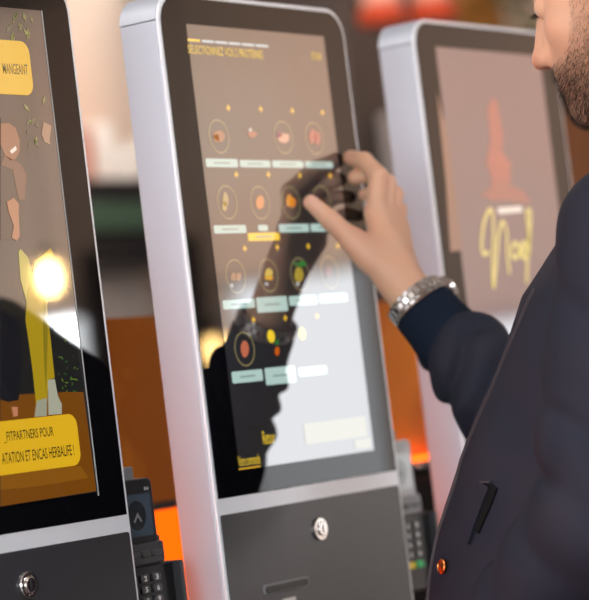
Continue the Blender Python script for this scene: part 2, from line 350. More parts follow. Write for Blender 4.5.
  ('ad_leaf',1,[(0.1148, 1.314), (0.1134, 1.3124), (0.1139, 1.3105), (0.1152, 1.3122)],(0.05, 0.12, 0.02),2),
  ('ad_leaf',1,[(0.1092, 1.309), (0.1059, 1.3097), (0.1025, 1.3091), (0.1058, 1.3084)],(0.1, 0.16, 0.02),2),
  ('ad_leaf',1,[(0.1048, 1.3627), (0.1028, 1.3605), (0.1031, 1.3581), (0.1051, 1.3603)],(0.05, 0.12, 0.02),2),
  ('ad_leaf',1,[(0.1137, 1.3149), (0.112, 1.3126), (0.1128, 1.3102), (0.1144, 1.3125)],(0.05, 0.12, 0.02),2),
  ('ad_leaf',1,[(0.111, 1.3238), (0.1091, 1.3234), (0.108, 1.3223), (0.1098, 1.3228)],(0.05, 0.12, 0.02),2),
  ('ad_leaf',1,[(0.1057, 1.3022), (0.1039, 1.3009), (0.1036, 1.2993), (0.1054, 1.3005)],(0.1, 0.16, 0.02),2),
  ('ad_leaf',1,[(0.0989, 1.3139), (0.0989, 1.3115), (0.1011, 1.3096), (0.1011, 1.312)],(0.1, 0.16, 0.02),2),
  ('ad_leaf',1,[(0.1134, 1.3124), (0.1164, 1.311), (0.1202, 1.3109), (0.1172, 1.3124)],(0.1, 0.16, 0.02),2),
  ('ad_leaf',1,[(0.0978, 1.3058), (0.0982, 1.3038), (0.1004, 1.3024), (0.1, 1.3044)],(0.05, 0.12, 0.02),2),
  ('ad_leaf',1,[(0.1166, 1.3075), (0.1139, 1.3068), (0.1123, 1.3052), (0.115, 1.306)],(0.02, 0.09, 0.02),2),
  ('ad_leaf',1,[(0.1182, 1.3123), (0.1206, 1.3103), (0.1244, 1.3097), (0.122, 1.3116)],(0.1, 0.16, 0.02),2),
  ('ad_leaf',1,[(0.113, 1.3007), (0.1162, 1.2992), (0.1203, 1.2991), (0.117, 1.3007)],(0.02, 0.09, 0.02),2),
  ('ad_leaf',1,[(0.109, 1.3513), (0.1107, 1.3492), (0.114, 1.3482), (0.1123, 1.3503)],(0.1, 0.16, 0.02),2),
  ('festive_tree',3,[(-0.007, 1.6178), (0.0043, 1.6117), (0.0092, 1.5696), (0.0018, 1.5504), (0.017, 1.5186), (-0.004, 1.4866), (-0.0499, 1.4867), (-0.0335, 1.5119), (-0.043, 1.5346), (-0.0259, 1.5626), (-0.024, 1.6007)],(0.27, 0.03, 0.02),1),
  ('festive_branch',3,[(-0.0424, 1.5371), (-0.0034, 1.5503), (0.0229, 1.5314), (0.0024, 1.5223)],(0.30, 0.04, 0.025),2),
  ('festive_branch',3,[(-0.0688, 1.4917), (-0.0131, 1.512), (0.0456, 1.4969), (0.0575, 1.4814), (-0.0066, 1.4867)],(0.22, 0.03, 0.02),2),
  ('caption_bar',3,[(-0.0296, 1.4766), (0.0331, 1.4789), (0.0337, 1.4712), (-0.029, 1.469)],(0.75, 0.68, 0.6),2),
  ('warm_streak',3,[(-0.1444, 1.6221), (-0.1322, 1.5731), (-0.1295, 1.4253), (-0.1589, 1.4233), (-0.1496, 1.5114)],(0.10, 0.02, 0.006),1),
]
RINGS= [[(-0.0985, 1.5561), (-0.0807, 1.5564), (-0.0947, 1.5746)], [(0.0256, 1.5573), (0.0446, 1.5576), (0.0297, 1.5764)], [(0.0883, 1.5573), (0.108, 1.5576), (0.0926, 1.5768)], [(-0.0977, 1.485), (-0.08, 1.485), (-0.0939, 1.5034)], [(-0.036, 1.4844), (-0.0176, 1.4844), (-0.032, 1.5031)], [(0.025, 1.4843), (0.044, 1.4843), (0.0291, 1.5033)], [(0.0879, 1.4855), (0.1077, 1.4855), (0.0922, 1.5049)], [(-0.0985, 1.4051), (-0.0808, 1.4047), (-0.0947, 1.4234)], [(-0.0365, 1.4047), (-0.0182, 1.4042), (-0.0326, 1.4232)], [(0.0254, 1.4045), (0.0444, 1.404), (0.0295, 1.4233)], [(0.0862, 1.4048), (0.1058, 1.4043), (0.0904, 1.424)], [(-0.098, 1.327), (-0.0803, 1.3262), (-0.0942, 1.3452)]]
DOTS= [(-0.0742, 1.5876), (-0.0123, 1.588), (0.05, 1.5878), (0.1115, 1.5874), (-0.0743, 1.5151), (-0.0129, 1.5155), (0.0494, 1.5148), (0.1117, 1.5148), (-0.0751, 1.4348), (-0.0127, 1.4351), (0.0492, 1.4351), (0.1097, 1.4348), (-0.0747, 1.3575), (-0.0136, 1.3571), (0.0495, 1.3569)]
DISCS= [(-0.0453, 1.3383), (0.0156, 1.3386)]
BARS= [[(-0.1282, 1.532), (-0.0689, 1.5228)], [(-0.0653, 1.5311), (-0.0064, 1.5232)], [(-0.0027, 1.5312), (0.0594, 1.5234)], [(0.0631, 1.531), (0.1203, 1.5235)], [(-0.1283, 1.4603), (-0.0681, 1.4515)], [(-0.045, 1.46), (-0.0266, 1.4532)], [(-0.0051, 1.4605), (0.0548, 1.4512)], [(0.0584, 1.4604), (0.1189, 1.4513)], [(-0.1283, 1.3802), (-0.0687, 1.3704)], [(-0.0655, 1.3812), (-0.0061, 1.3646)], [(-0.002, 1.3807), (0.0538, 1.3699)], [(0.0577, 1.381), (0.1167, 1.371)], [(-0.1275, 1.304), (-0.0702, 1.2915)], [(-0.0655, 1.3046), (-0.0069, 1.286)], [(-0.001, 1.3014), (0.0563, 1.2916)]]
YBAR= [[(-0.0665, 1.4513), (-0.0056, 1.4427)]]
PROG= [[(-0.1347, 1.6581), (-0.112, 1.6561)], [(-0.1088, 1.6583), (-0.0861, 1.6566)], [(-0.0839, 1.6584), (-0.0608, 1.6568)], [(-0.0586, 1.6585), (-0.0361, 1.657)], [(-0.0339, 1.6587), (-0.0101, 1.6571)], [(-0.0078, 1.6587), (0.0173, 1.6571)]]
PALE= [[(-0.0035, 1.2398), (0.1231, 1.2171)], [(0.095, 1.2146), (0.1287, 1.2041)]]
FOOD=[
  ('food_picture',[(-0.0871, 1.5568), (-0.0901, 1.5524), (-0.0966, 1.5497), (-0.1036, 1.5515), (-0.1076, 1.5541), (-0.1094, 1.559), (-0.1017, 1.5619), (-0.094, 1.5625), (-0.0885, 1.5602)],(0.42, 0.14, 0.04)),
  ('food_picture',[(-0.0986, 1.5545), (-0.0994, 1.5515), (-0.1036, 1.5493), (-0.107, 1.5511), (-0.1081, 1.5525), (-0.1093, 1.556), (-0.1056, 1.5578), (-0.1018, 1.5582), (-0.099, 1.5577)],(0.5, 0.2, 0.05)),
  ('food_picture',[(-0.0244, 1.5602), (-0.0292, 1.5579), (-0.034, 1.5556), (-0.039, 1.5562), (-0.0434, 1.5585), (-0.0438, 1.561), (-0.0382, 1.5628), (-0.0325, 1.5631), (-0.0278, 1.5623)],(0.45, 0.13, 0.06)),
  ('food_picture',[(-0.035, 1.5644), (-0.0357, 1.5628), (-0.0373, 1.562), (-0.0394, 1.5621), (-0.0407, 1.5635), (-0.04, 1.5651), (-0.0385, 1.5663), (-0.0365, 1.5663), (-0.0345, 1.5658)],(0.8, 0.8, 0.7)),
  ('food_picture',[(0.0362, 1.5569), (0.0362, 1.5536), (0.0263, 1.5508), (0.0171, 1.552), (0.0134, 1.5546), (0.0161, 1.5587), (0.0215, 1.5624), (0.0284, 1.5615), (0.0377, 1.561)],(0.85, 0.42, 0.28)),
  ('food_picture',[(0.0238, 1.5612), (0.0225, 1.5588), (0.0185, 1.5573), (0.0142, 1.5578), (0.0116, 1.5596), (0.0134, 1.5623), (0.0157, 1.564), (0.0201, 1.5645), (0.0242, 1.5632)],(0.2, 0.02, 0.1)),
  ('food_picture',[(0.0922, 1.5591), (0.0894, 1.5548), (0.0843, 1.5518), (0.0788, 1.5515), (0.0776, 1.5556), (0.078, 1.5613), (0.0822, 1.5669), (0.088, 1.568), (0.0917, 1.5646)],(0.5, 0.1, 0.07)),
  ('food_picture',[(0.1011, 1.5581), (0.0993, 1.5532), (0.0936, 1.5494), (0.09, 1.5508), (0.088, 1.5554), (0.09, 1.5601), (0.093, 1.566), (0.0973, 1.5647), (0.1016, 1.5639)],(0.45, 0.08, 0.06)),
  ('food_picture',[(-0.095, 1.4875), (-0.0969, 1.4817), (-0.101, 1.4806), (-0.1049, 1.4814), (-0.1063, 1.485), (-0.1048, 1.4909), (-0.1019, 1.4959), (-0.098, 1.4956), (-0.0952, 1.492)],(0.5, 0.36, 0.14)),
  ('food_picture',[(-0.0991, 1.481), (-0.1005, 1.4771), (-0.1042, 1.4753), (-0.1075, 1.476), (-0.1085, 1.4794), (-0.107, 1.4832), (-0.1057, 1.4853), (-0.1018, 1.4861), (-0.0991, 1.485)],(0.6, 0.4, 0.12)),
  ('food_picture',[(-0.0275, 1.4846), (-0.0306, 1.4797), (-0.0361, 1.4774), (-0.0416, 1.4776), (-0.0442, 1.4819), (-0.0429, 1.4875), (-0.0387, 1.4909), (-0.0328, 1.4928), (-0.028, 1.4899)],(0.8, 0.27, 0.05)),
  ('food_picture',[(0.0302, 1.4862), (0.027, 1.482), (0.0226, 1.4805), (0.0172, 1.4796), (0.0153, 1.4835), (0.0158, 1.4886), (0.0194, 1.493), (0.0249, 1.4937), (0.0285, 1.4909)],(0.85, 0.33, 0.02)),
  ('food_picture',[(0.0343, 1.4839), (0.0327, 1.4808), (0.0285, 1.4788), (0.0242, 1.4782), (0.0214, 1.4822), (0.0212, 1.4856), (0.0268, 1.4897), (0.0314, 1.4899), (0.0357, 1.4869)],(0.75, 0.22, 0.01)),
  ('food_picture',[(0.0961, 1.4838), (0.0922, 1.4788), (0.0864, 1.4779), (0.0817, 1.478), (0.0781, 1.4815), (0.0798, 1.4864), (0.0833, 1.4903), (0.089, 1.4896), (0.093, 1.4877)],(0.1, 0.05, 0.02)),
  ('food_picture',[(-0.0962, 1.4044), (-0.0982, 1.4019), (-0.1028, 1.4), (-0.1074, 1.4015), (-0.109, 1.403), (-0.108, 1.4059), (-0.1049, 1.4089), (-0.1007, 1.4095), (-0.0975, 1.4067)],(0.4, 0.2, 0.09)),
  ('food_picture',[(-0.0885, 1.4042), (-0.0901, 1.4016), (-0.0937, 1.3997), (-0.0971, 1.4004), (-0.0984, 1.4031), (-0.0991, 1.4063), (-0.0956, 1.408), (-0.0917, 1.4092), (-0.088, 1.4073)],(0.45, 0.22, 0.1)),
  ('food_picture',[(-0.0268, 1.4071), (-0.0317, 1.4031), (-0.0359, 1.4011), (-0.0411, 1.4032), (-0.0435, 1.4052), (-0.0418, 1.4091), (-0.0383, 1.4121), (-0.0335, 1.4127), (-0.029, 1.4105)],(0.75, 0.55, 0.08)),
  ('food_picture',[(-0.028, 1.4016), (-0.0299, 1.3996), (-0.0349, 1.3993), (-0.0407, 1.3995), (-0.0446, 1.4011), (-0.0453, 1.4029), (-0.04, 1.4039), (-0.0338, 1.4045), (-0.0279, 1.4031)],(0.8, 0.4, 0.02)),
  ('food_picture',[(0.0331, 1.4034), (0.0287, 1.3974), (0.0232, 1.3954), (0.0164, 1.3957), (0.0135, 1.4008), (0.0152, 1.4066), (0.0202, 1.4119), (0.0267, 1.4123), (0.0316, 1.4093)],(0.5, 0.38, 0.04)),
  ('food_picture',[(0.0414, 1.4155), (0.037, 1.4135), (0.0322, 1.4123), (0.0266, 1.4125), (0.0254, 1.4147), (0.0259, 1.4169), (0.0278, 1.4184), (0.0343, 1.4195), (0.0392, 1.4174)],(0.03, 0.25, 0.04)),
  ('food_picture',[(0.029, 1.4158), (0.0271, 1.4146), (0.0214, 1.4139), (0.017, 1.4141), (0.0153, 1.4152), (0.0141, 1.4169), (0.0178, 1.418), (0.0226, 1.4177), (0.0264, 1.417)],(0.05, 0.2, 0.04)),
  ('food_picture',[(0.0906, 1.4053), (0.0885, 1.4006), (0.0832, 1.3974), (0.0786, 1.3984), (0.0765, 1.4025), (0.0776, 1.4087), (0.0809, 1.4122), (0.0866, 1.4128), (0.0918, 1.4105)],(0.16, 0.05, 0.04)),
  ('food_picture',[(-0.0902, 1.3267), (-0.093, 1.3213), (-0.0983, 1.3178), (-0.1031, 1.3193), (-0.1053, 1.3245), (-0.1046, 1.3306), (-0.0997, 1.3358), (-0.0946, 1.3356), (-0.091, 1.3324)],(0.72, 0.2, 0.1)),
  ('food_picture',[(-0.0329, 1.3217), (-0.0347, 1.3183), (-0.0375, 1.3167), (-0.0404, 1.3175), (-0.042, 1.3202), (-0.0408, 1.3241), (-0.0383, 1.3263), (-0.0353, 1.3267), (-0.0333, 1.3255)],(0.8, 0.14, 0.01)),
  ('food_picture',[(-0.0326, 1.3316), (-0.033, 1.3297), (-0.0359, 1.3279), (-0.038, 1.3293), (-0.0394, 1.3307), (-0.0388, 1.3328), (-0.0373, 1.3342), (-0.0346, 1.3342), (-0.0317, 1.3336)],(0.01, 0.2, 0.02)),
  ('food_picture',[(-0.0382, 1.3953), (-0.0391, 1.394), (-0.0422, 1.3931), (-0.0443, 1.3937), (-0.0465, 1.3947), (-0.0458, 1.3964), (-0.0438, 1.3975), (-0.0413, 1.3972), (-0.0393, 1.3966)],(0.5, 0.5, 0.5)),
  ('food_picture',[(0.0223, 1.3936), (0.0213, 1.3922), (0.0193, 1.3913), (0.0164, 1.392), (0.0149, 1.3929), (0.0157, 1.3947), (0.0179, 1.396), (0.0204, 1.3963), (0.0228, 1.3951)],(0.6, 0.6, 0.6)),
  ('food_picture',[(-0.1049, 1.3955), (-0.1055, 1.3941), (-0.1083, 1.3931), (-0.1105, 1.3939), (-0.1115, 1.3949), (-0.112, 1.3965), (-0.1098, 1.3973), (-0.1074, 1.398), (-0.1056, 1.3969)],(0.5, 0.5, 0.5)),
]
TEXT=[
  ('MANGEANT',1,[(0.0641, 1.6216), (0.1019, 1.6133)]),
  ('_FITPARTNERS POUR',1,[(0.0019, 1.2666), (0.0763, 1.2581)]),
  ('ATATION ET ENCAS HERBALIFE !',1,[(-0.0041, 1.2492), (0.1042, 1.2424)]),
  ('SÉLECTIONNEZ VOS 2 PROTÉINES',2,[(-0.1364, 1.6523), (0.0041, 1.6461)]),
  ('TOUR',2,[(0.1018, 1.6563), (0.1228, 1.6478)]),
  ('Retour',2,[(-0.0845, 1.2375), (-0.0618, 1.2234)]),
  ('Votre commande',2,[(-0.1351, 1.2148), (-0.0945, 1.204)]),
]
NOEL = [[(-0.0662, 1.4217), (-0.0792, 1.4194), (-0.0817, 1.4294), (-0.0703, 1.4555), (-0.0534, 1.4729), (-0.0439, 1.4703), (-0.0483, 1.4427), (-0.0593, 1.409), (-0.0649, 1.3767), (-0.0542, 1.3989), (-0.0357, 1.4426), (-0.0213, 1.4588), (-0.0143, 1.4461), (-0.0191, 1.417), (-0.02, 1.393)], [(-0.0072, 1.4232), (0.0028, 1.4319), (0.0119, 1.4267), (0.0064, 1.4153), (-0.0069, 1.4143), (-0.0072, 1.4232)], [(0.0115, 1.4152), (0.0203, 1.4291), (0.0314, 1.4315), (0.0265, 1.4226), (0.0148, 1.4177), (0.0265, 1.4124), (0.0397, 1.4224)], [(0.0397, 1.4224), (0.0436, 1.448), (0.0439, 1.4699), (0.0549, 1.4711), (0.0446, 1.4416), (0.0318, 1.4123), (0.021, 1.3805)]]

# ------------------------------------------------------------------ kiosks
GX, SX, T = .1774, .1815, .0523          # glass half width, body half width, body depth
ZB, ZT, SEAM = .66, 1.7095, 1.6793
ZG, ZP = 1.1734, 1.1564                  # bottom of the glass, top of the lower panel
SW, SZ0, SZ1 = .1338, 1.2, 1.6761
def cyl(mb, c, r0, h, n=32, prof=None): return mb.lathe(prof or [(r0, 0), (r0, h)], c, 'y', n)
def make_kiosk(cx, label):
    k = empty('order_kiosk', (cx, 0, 0), label, 'kiosk', 'order kiosks in a row')
    out = rrect(-SX, SX, ZB, ZT, .034, 10)
    low = [(x, z) for x, z in out if z < SEAM - .0003]
    i = min(range(len(low)), key=lambda j: (round(low[j][1], 4), low[j][0]))
    body = rrect(-SX, SX, ZB, SEAM - .0004, .02, 6, (1, 1, 0, 0))
    MB().prism(body, .0045, T).obj('body_shell', M['silver'], k, bevel=.0022, seg=3)
    cap = [(-SX, SEAM + .0003), (SX, SEAM + .0003)] + [(SX - .034 + .034 * math.cos(a), ZT - .034 + .034 * math.sin(a)) for a in [.12 + (PI / 2 - .12) * j / 10 for j in range(11)]] \
        + [(-SX + .034 + .034 * math.cos(a), ZT - .034 + .034 * math.sin(a)) for a in [PI / 2 + (PI / 2 - .12) * j / 10 for j in range(11)]]
    MB().prism(cap, .0045, T).obj('top_cap', M['silver'], k, bevel=.0022, seg=3)
    MB().prism(rrect(-SX, SX, ZB, ZT, .034, 10, (0, 0, 1, 1)), .0008, .0045).obj('front_frame', M['bar'], k, bevel=.0010)
    MB().box(-SX + .004, SX - .004, .006, T - .004, SEAM - .003, SEAM + .003).obj('seam_gasket', M['black'], k)
    MB().prism(rrect(-SX + .02, SX - .02, ZB + .04, ZT - .05, .02), T, T + .006).obj('back_cover', M['dark_grey'], k, bevel=.002)
    g = MB().prism(rrect(-GX, GX, ZG, 1.7052, .030, 10, (0, 0, 1, 1)), 0, .004).obj('glass_bezel', M['bezel'], k, bevel=.0006)
    MB().prism(rrect(-GX, GX, ZB + .012, ZP, .003, 3), -.0004, .004).obj('lower_panel', M['panel'], k, bevel=.0008)
    MB().box(-.03, .03, .012, .042, 0.012, ZB + .02).obj('post', M['silver'], k, bevel=.004)
    MB().prism(rrect(-.17, .17, 0, .014, .004, 3), -.05, .26).obj('base_plate', M['dark_grey'], k, bevel=.002)
    d = mesh_obj('display', [(-SW, -.0003, SZ0), (SW, -.0003, SZ0), (SW, -.0003, SZ1), (-SW, -.0003, SZ1)], [(0, 1, 2, 3)], screen_mat((.022, .020, .021)), k)
    return k, d
def lock(k, x, z):
    mb = MB().lathe([(.0125, 0), (.0125, .0025), (.0118, .0035), (.0095, .0035), (.009, .0028), (.008, .0028), (.0076, .005), (.0066, .0056)], (x, 0, z), 'y', 36)
    o = mb.obj('cam_lock', M['chrome'], k, smooth=False, bevel=0)
    MB().prism(rrect(x - .0009, x + .0009, z - .0045, z + .0045, .0008, 3), -.0062, -.0052).obj('keyhole', M['black'], o)
KX = {1: -.5114, 2: 0., 3: .5182}
K, D = {}, {}
K[1], D[1] = make_kiosk(KX[1], 'nearest silver kiosk at the left, its screen showing a yellow-banner advert')
K[2], D[2] = make_kiosk(KX[2], 'silver ordering kiosk in the middle, menu screen touched by the man')
K[3], D[3] = make_kiosk(KX[3], 'farthest silver kiosk behind the man, pink festive screen with yellow script')
lock(K[1], .0126, 1.1232); lock(K[2], .0029, 1.1237); lock(K[3], .0029, 1.1237)
def dy(i): return -.0003 - .00018 * i
TONE = {'ad_face': .62, 'ad_hand': .7, 'ad_neck': .7, 'ad_leggings': .62, 'ad_leggings_fold': .7, 'ad_wrist': .7, 'ad_shoe': .75, 'ad_floor': .85, 'ad_floor_sheen': .7}
for n, k, pts, col, lay in POLY: flat(n, pts, tuple(c * TONE.get(n, 1.) for c in col), dy(lay), D[k])
# advert banners and their lettering
YEL = (.72, .42, .012)
flat('ad_banner', rrect(-.14, .1075, 1.5905, 1.6437, .012), YEL, dy(5), D[1])
flat('ad_banner', rrect(-.14, .1138, 1.2282, 1.2784, .012), YEL, dy(5), D[1])
INK = screen_mat((.012, .010, .004)); YT = screen_mat((.80, .54, .03))
for body, k, ((xa, za), (xb, zb)) in TEXT:
    if k == 1:
        b = {'MANGEANT': .012, '_FITPARTNERS POUR': .012, 'ATATION ET ENCAS HERBALIFE !': .012}[body]
        h = .0105
        zc = {'MANGEANT': 1.6157, '_FITPARTNERS POUR': 1.2630, 'ATATION ET ENCAS HERBALIFE !': 1.2435}[body]
        text('ad_lettering', body, xa, xb, zc + h / 2, zc - h / 2, dy(6), INK, D[k], b * .6)
    else:
        m = YT
        if body[0] == 'S': za, zb = 1.6558, 1.6445
        text('menu_lettering', body, xa, xb, max(za, zb), min(za, zb), dy(3), m, D[k], .0)
MB().box(SW + .001, SW + .0018, -.0010, .0005, SZ0 - .004, SZ1).obj('screen_edge', M['light_grey'], K[1])
# menu page of the middle kiosk
D[3].data.materials[0] = screen_mat((.060, .026, .050))
for (cx, cz), (sx, _), (_, tz) in RINGS:
    rr = .0178
    ribbon('menu_ring', [(cx + rr * math.cos(a) , cz + rr * math.sin(a)) for a in [2 * PI * i / 14 for i in range(14)]], .0016, (.24, .20, .09), dy(1), D[2], True)
for x, z in DOTS: flat('plus_mark', [(x + a, z + b) for a, b in ((-.0035, -.001), (-.001, -.001), (-.001, -.0035), (.001, -.0035), (.001, -.001), (.0035, -.001), (.0035, .001), (.001, .001), (.001, .0035), (-.001, .0035), (-.001, .001), (-.0035, .001))], (.95, .55, .03), dy(1), D[2])
for x, z in DISCS: flat('price_disc', [(x + .0072 * math.cos(2 * PI * i / 16), z + .0072 * math.sin(2 * PI * i / 16)) for i in range(16)], (.9, .62, .02), dy(1), D[2])
def bar(name, q, col, lay, ink=True):
    (a, b), (c, e) = q; x0, x1, z0, z1 = min(a, c), max(a, c), min(b, e), max(b, e)
    o = flat(name, rrect(x0, x1, z0, z1, min(.002, (z1 - z0) / 3), 3), col, dy(lay), D[2])
    if ink and x1 - x0 > .02:
        w_ = (x1 - x0) * .25; xm = (x0 + x1) / 2; zm = (z0 + z1) / 2
        flat('item_caption', [(xm - w_, zm - .0009), (xm + w_, zm - .0009), (xm + w_, zm + .0009), (xm - w_, zm + .0009)], (.22, .30, .28), dy(lay + 1), D[2])
for q in BARS: 
    (a, b), (c, e) = q
    # captions sit in level strips
    bar('item_label', ((a, b), (c, e)), (.44, .60, .555), 1)
for q in YBAR: bar('selected_label', q, (.95, .58, .02), 1)
for i, q in enumerate(PROG):
    (a, b), (c, e) = q; zc = 1.6590
    bar('progress_segment', ((a, zc + .0012), (c, zc - .0012)), (.95, .62, .03) if i == 0 else (.5, .62, .66), 1, False)
for q in PALE: bar('page_button', q, (.16, .14, .05), 1, False)
for n, pts, col in FOOD: flat(n, pts, tuple(c * .72 for c in col), dy(2), D[2])
flat('link_underline', [(-.1351, 1.2005), (-.0945, 1.2005), (-.0945, 1.2018), (-.1351, 1.2018)], (.9, .5, .02), dy(1), D[2])
# script word on the far kiosk
for st in NOEL: ribbon('script_lettering', st, .0062, (.62, .50, .12), dy(3), D[3])
# receipt slot of the middle kiosk
def receipt_slot(k):
    o = MB().prism(rrect(-.1183, -.031, 1.0655, 1.0765, .0045, 5), -.0022, .001).obj('receipt_slot', M['mid_grey'], k, bevel=.0008)
    MB().prism(rrect(-.1155, -.0335, 1.0668, 1.0742, .003, 4), -.0026, -.0018).obj('slot_opening', M['black'], o)
    MB().prism([(-.0837, 1.052), (-.0591, 1.052), (-.0591, 1.0575), (-.0837, 1.0575)], -.0012, -.0002).obj('paper_label', M['paper'], k)
receipt_slot(K[2]); receipt_slot(K[1])
# printing on the bottom of nearest panel stays plain

# ------------------------------------------------------------------ payment terminals
def terminal(cx, label, scr, pale):
    HB = M['light_grey'] if pale else M['black']; HS = M['mid_grey'] if pale else M['dark_grey']  # pale: window reflection painted into housing, screen and emblem colours
    t = empty('payment_terminal', (cx, .03, 1.0), label, 'card terminal', 'payment terminals beside the kiosks')
    # local: x from -.042 to +.052 ; y 0 is the face ; z from .02 to .22
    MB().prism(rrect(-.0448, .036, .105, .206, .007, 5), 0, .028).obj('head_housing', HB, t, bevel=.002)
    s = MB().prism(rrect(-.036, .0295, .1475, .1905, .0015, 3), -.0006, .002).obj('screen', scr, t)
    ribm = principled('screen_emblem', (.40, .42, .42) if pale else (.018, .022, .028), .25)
    e = MB().lathe([(.0150, 0), (.0150, .0003)], (.004, -.0007, .1690), 'y', 30).obj('emblem', ribm, s)
    MB().prism([(-.003, .163), (.005, .172), (.011, .163), (.009, .162), (.005, .168), (-.001, .162)], -.0013, -.0009).obj('emblem_mark', M['mid_grey'], s)
    text('model_lettering', 'S3', .0215, .0285, .1965, .1935, -.0004, M['white'], t, .01)
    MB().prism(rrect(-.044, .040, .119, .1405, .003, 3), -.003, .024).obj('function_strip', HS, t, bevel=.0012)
    for i in range(4):
        x = -.036 + i * .0185
        MB().prism(rrect(x, x + .014, .1255, .1325, .002, 3), -.0045, -.002).obj('function_key', M['key'], t, bevel=.0008)
    MB().prism(rrect(-.0448, .058, .028, .1185, .006, 5), -.002, .030).obj('keypad_housing', M['black'], t, bevel=.003)
    MB().prism(rrect(.052, .058, .034, .118, .003, 4), -.012, .0).obj('privacy_ridge', M['dark_grey'], t, bevel=.001)
    lab = iter('1 2 3 4 5 6 7 8 9 * 0 #'.split())
    for rr in range(4):
        for c in range(3):
            x = -.026 + c * .0195; z = .1045 - rr * .0112
            key = MB().prism(rrect(x, x + .0145, z - .0035, z + .0045, .0025, 4), -.0048, -.001).obj('number_key', M['key'], t, bevel=.0009)
            text('key_numeral', next(lab), x + .005, x + .0095, z + .0033, z - .0022, -.0050, M['white'], key, .03)
    for c, m in enumerate(('red_key', 'yellow_key', 'green_key')):
        x = -.026 + c * .0195; z = .1045 - 4.1 * .0112
        MB().prism(rrect(x, x + .0145, z - .0035, z + .0045, .0025, 4), -.0048, -.001).obj(m.split('_')[0] + '_command_key', M[m], t, bevel=.0009)
    MB().box(-.008, .016, .006, .022, .204, .219).obj('top_bracket', M['mid_grey'], t, bevel=.002)
    MB().box(.034, .043, .008, .022, .150, .188).box(.038, .047, .006, .022, .118, .146).obj('side_clamp', M['dark_grey'], t, bevel=.0015)
    MB().box(-.0453, -.04, .006, .020, .10, .13).obj('mounting_arm', M['dark_grey'], t, bevel=.001)
    return t
grey_scr = principled('grey_lcd', (.075, .10, .13), .12, 0, .6)
glare_scr = principled('lcd_painted_glare', (.55, .57, .56), .12, 0, .6)  # screen whitened to imitate a window reflected in it
terminal(KX[1] + .227, 'black card terminal on the side of the nearest kiosk, with a dark grey screen', grey_scr, 0)
terminal(KX[2] + .227, 'card terminal on the side of the middle kiosk, window reflection painted pale on it, coloured keys', glare_scr, 1)

# ------------------------------------------------------------------ counter screens behind the kiosks
t = empty('counter_screen', (0, .35, 0), 'brown acrylic screen panel behind the kiosks above the orange panel', 'screen panel')
MB().box(-1.9, .60, 0, .012, 1.164, 1.3935).obj('brown_pane', M['acrylic'], t, bevel=.001)
MB().box(.602, 3.2, 0, .012, 1.164, 1.3935).obj('amber_pane', M['amber'], t, bevel=.001)
MB().box(.62, 3.2, -.016, -.006, 1.1655, 1.170).obj('added_glow_strip', emitter('orange_fill_glow', (1., .13, .004), 4.), t)  # unseen strip added to brighten the amber pane from below
MB().box(-1.9, 3.2, -.004, .016, 1.1545, 1.164).obj('bottom_rail', M['black'], t)
mb = MB()
for i in range(18): mb.lathe([(.003, 0), (.003, .003), (.0015, .004)], (-1.8 + i * .2875, -.004, 1.1590), 'y', 12)
mb.obj('rivets', M['chrome'], t)
t = empty('orange_counter_front', (0, .36, 0), 'glowing orange backlit counter front between the left and middle kiosks', 'counter front')
MB().box(-1.9, .27, 0, .02, .12, 1.154).obj('lit_panel', M['orange_glow'], t)
MB().box(-1.9, .27, .02, .30, 0, 1.150).obj('carcass', M['dark_wood'], t)
t = empty('black_counter_cabinet', (0, .36, 0), 'black counter cabinet standing behind the middle and far kiosks', 'cabinet')
MB().box(.275, 3.2, 0, .3, 0, 1.153).obj('carcass', M['matt_black'], t, bevel=.002)
for i in range(5): 
    dd = MB().box(.285 + i * .58, .855 + i * .58, -.018, 0, .08, 1.14).obj('door', M['matt_black'], t, bevel=.002)
    MB().box(.82 + i * .58, .835 + i * .58, -.045, -.018, .6, .8).obj('handle', M['dark_grey'], dd, bevel=.003)

# ------------------------------------------------------------------ blurred background of the shop
t = empty('back_counter', (4.3, 3.05, 0), 'pale tiled service counter against the peach wall', 'counter')
MB().box(-1.1, .33, 0, .6, 0, 1.02).obj('carcass', M['beige_tile'], t, bevel=.01)
MB().box(-1.15, .35, -.05, .62, 1.02, 1.06).obj('worktop', M['grey_wall'], t, bevel=.005)
MB().box(-1.1, .33, .60, .63, 1.06, 1.755).obj('splashback', M['beige_tile'], t, bevel=.005)
t = empty('dark_shelf_unit', (4.3, 3.35, 0), 'black wall shelf unit with a green front strip between left and middle kiosks', 'shelf')
MB().box(-1.0, .36, 0, .34, 1.77, 1.87).obj('lower_box', M['black'], t, bevel=.01)
MB().box(-1.0, .36, -.012, .34, 1.872, 1.96).obj('green_strip', M['green_sign'], t, bevel=.004)
MB().box(-1.0, .36, 0, .34, 1.962, 2.035).obj('upper_shelf', M['black'], t, bevel=.01)
def cup_stack(x, y, z, n, label, m='paper'):
    t = empty('cup_stack', (x, y, z), label, 'cup stack', 'stacks of paper cups on the shelf')
    mb = MB().lathe([(.030, 0), (.042, .11)], (0, 0, 0), 'z', 20); mb.obj('cup', M[m], t, smooth=False)
    for i in range(1, n): MB().lathe([(.0425, .105 + i * .014 - .012), (.0425, .105 + i * .014)], (0, 0, 0), 'z', 20).obj('cup_rim', M[m], t)
for i, (x, n, m) in enumerate(((3.86, 6, 'paper'), (3.98, 7, 'paper'), (4.09, 4, 'paper'), (4.20, 6, 'pink'), (4.31, 8, 'paper'), (4.42, 3, 'paper'), (4.54, 5, 'paper'))):
    cup_stack(x, 3.52, 2.035, n, ('first', 'second', 'third', 'fourth, pinkish,', 'fifth and tallest', 'sixth and lowest', 'seventh')[i] + ' stack of upturned cups from the left on the black shelf', m)
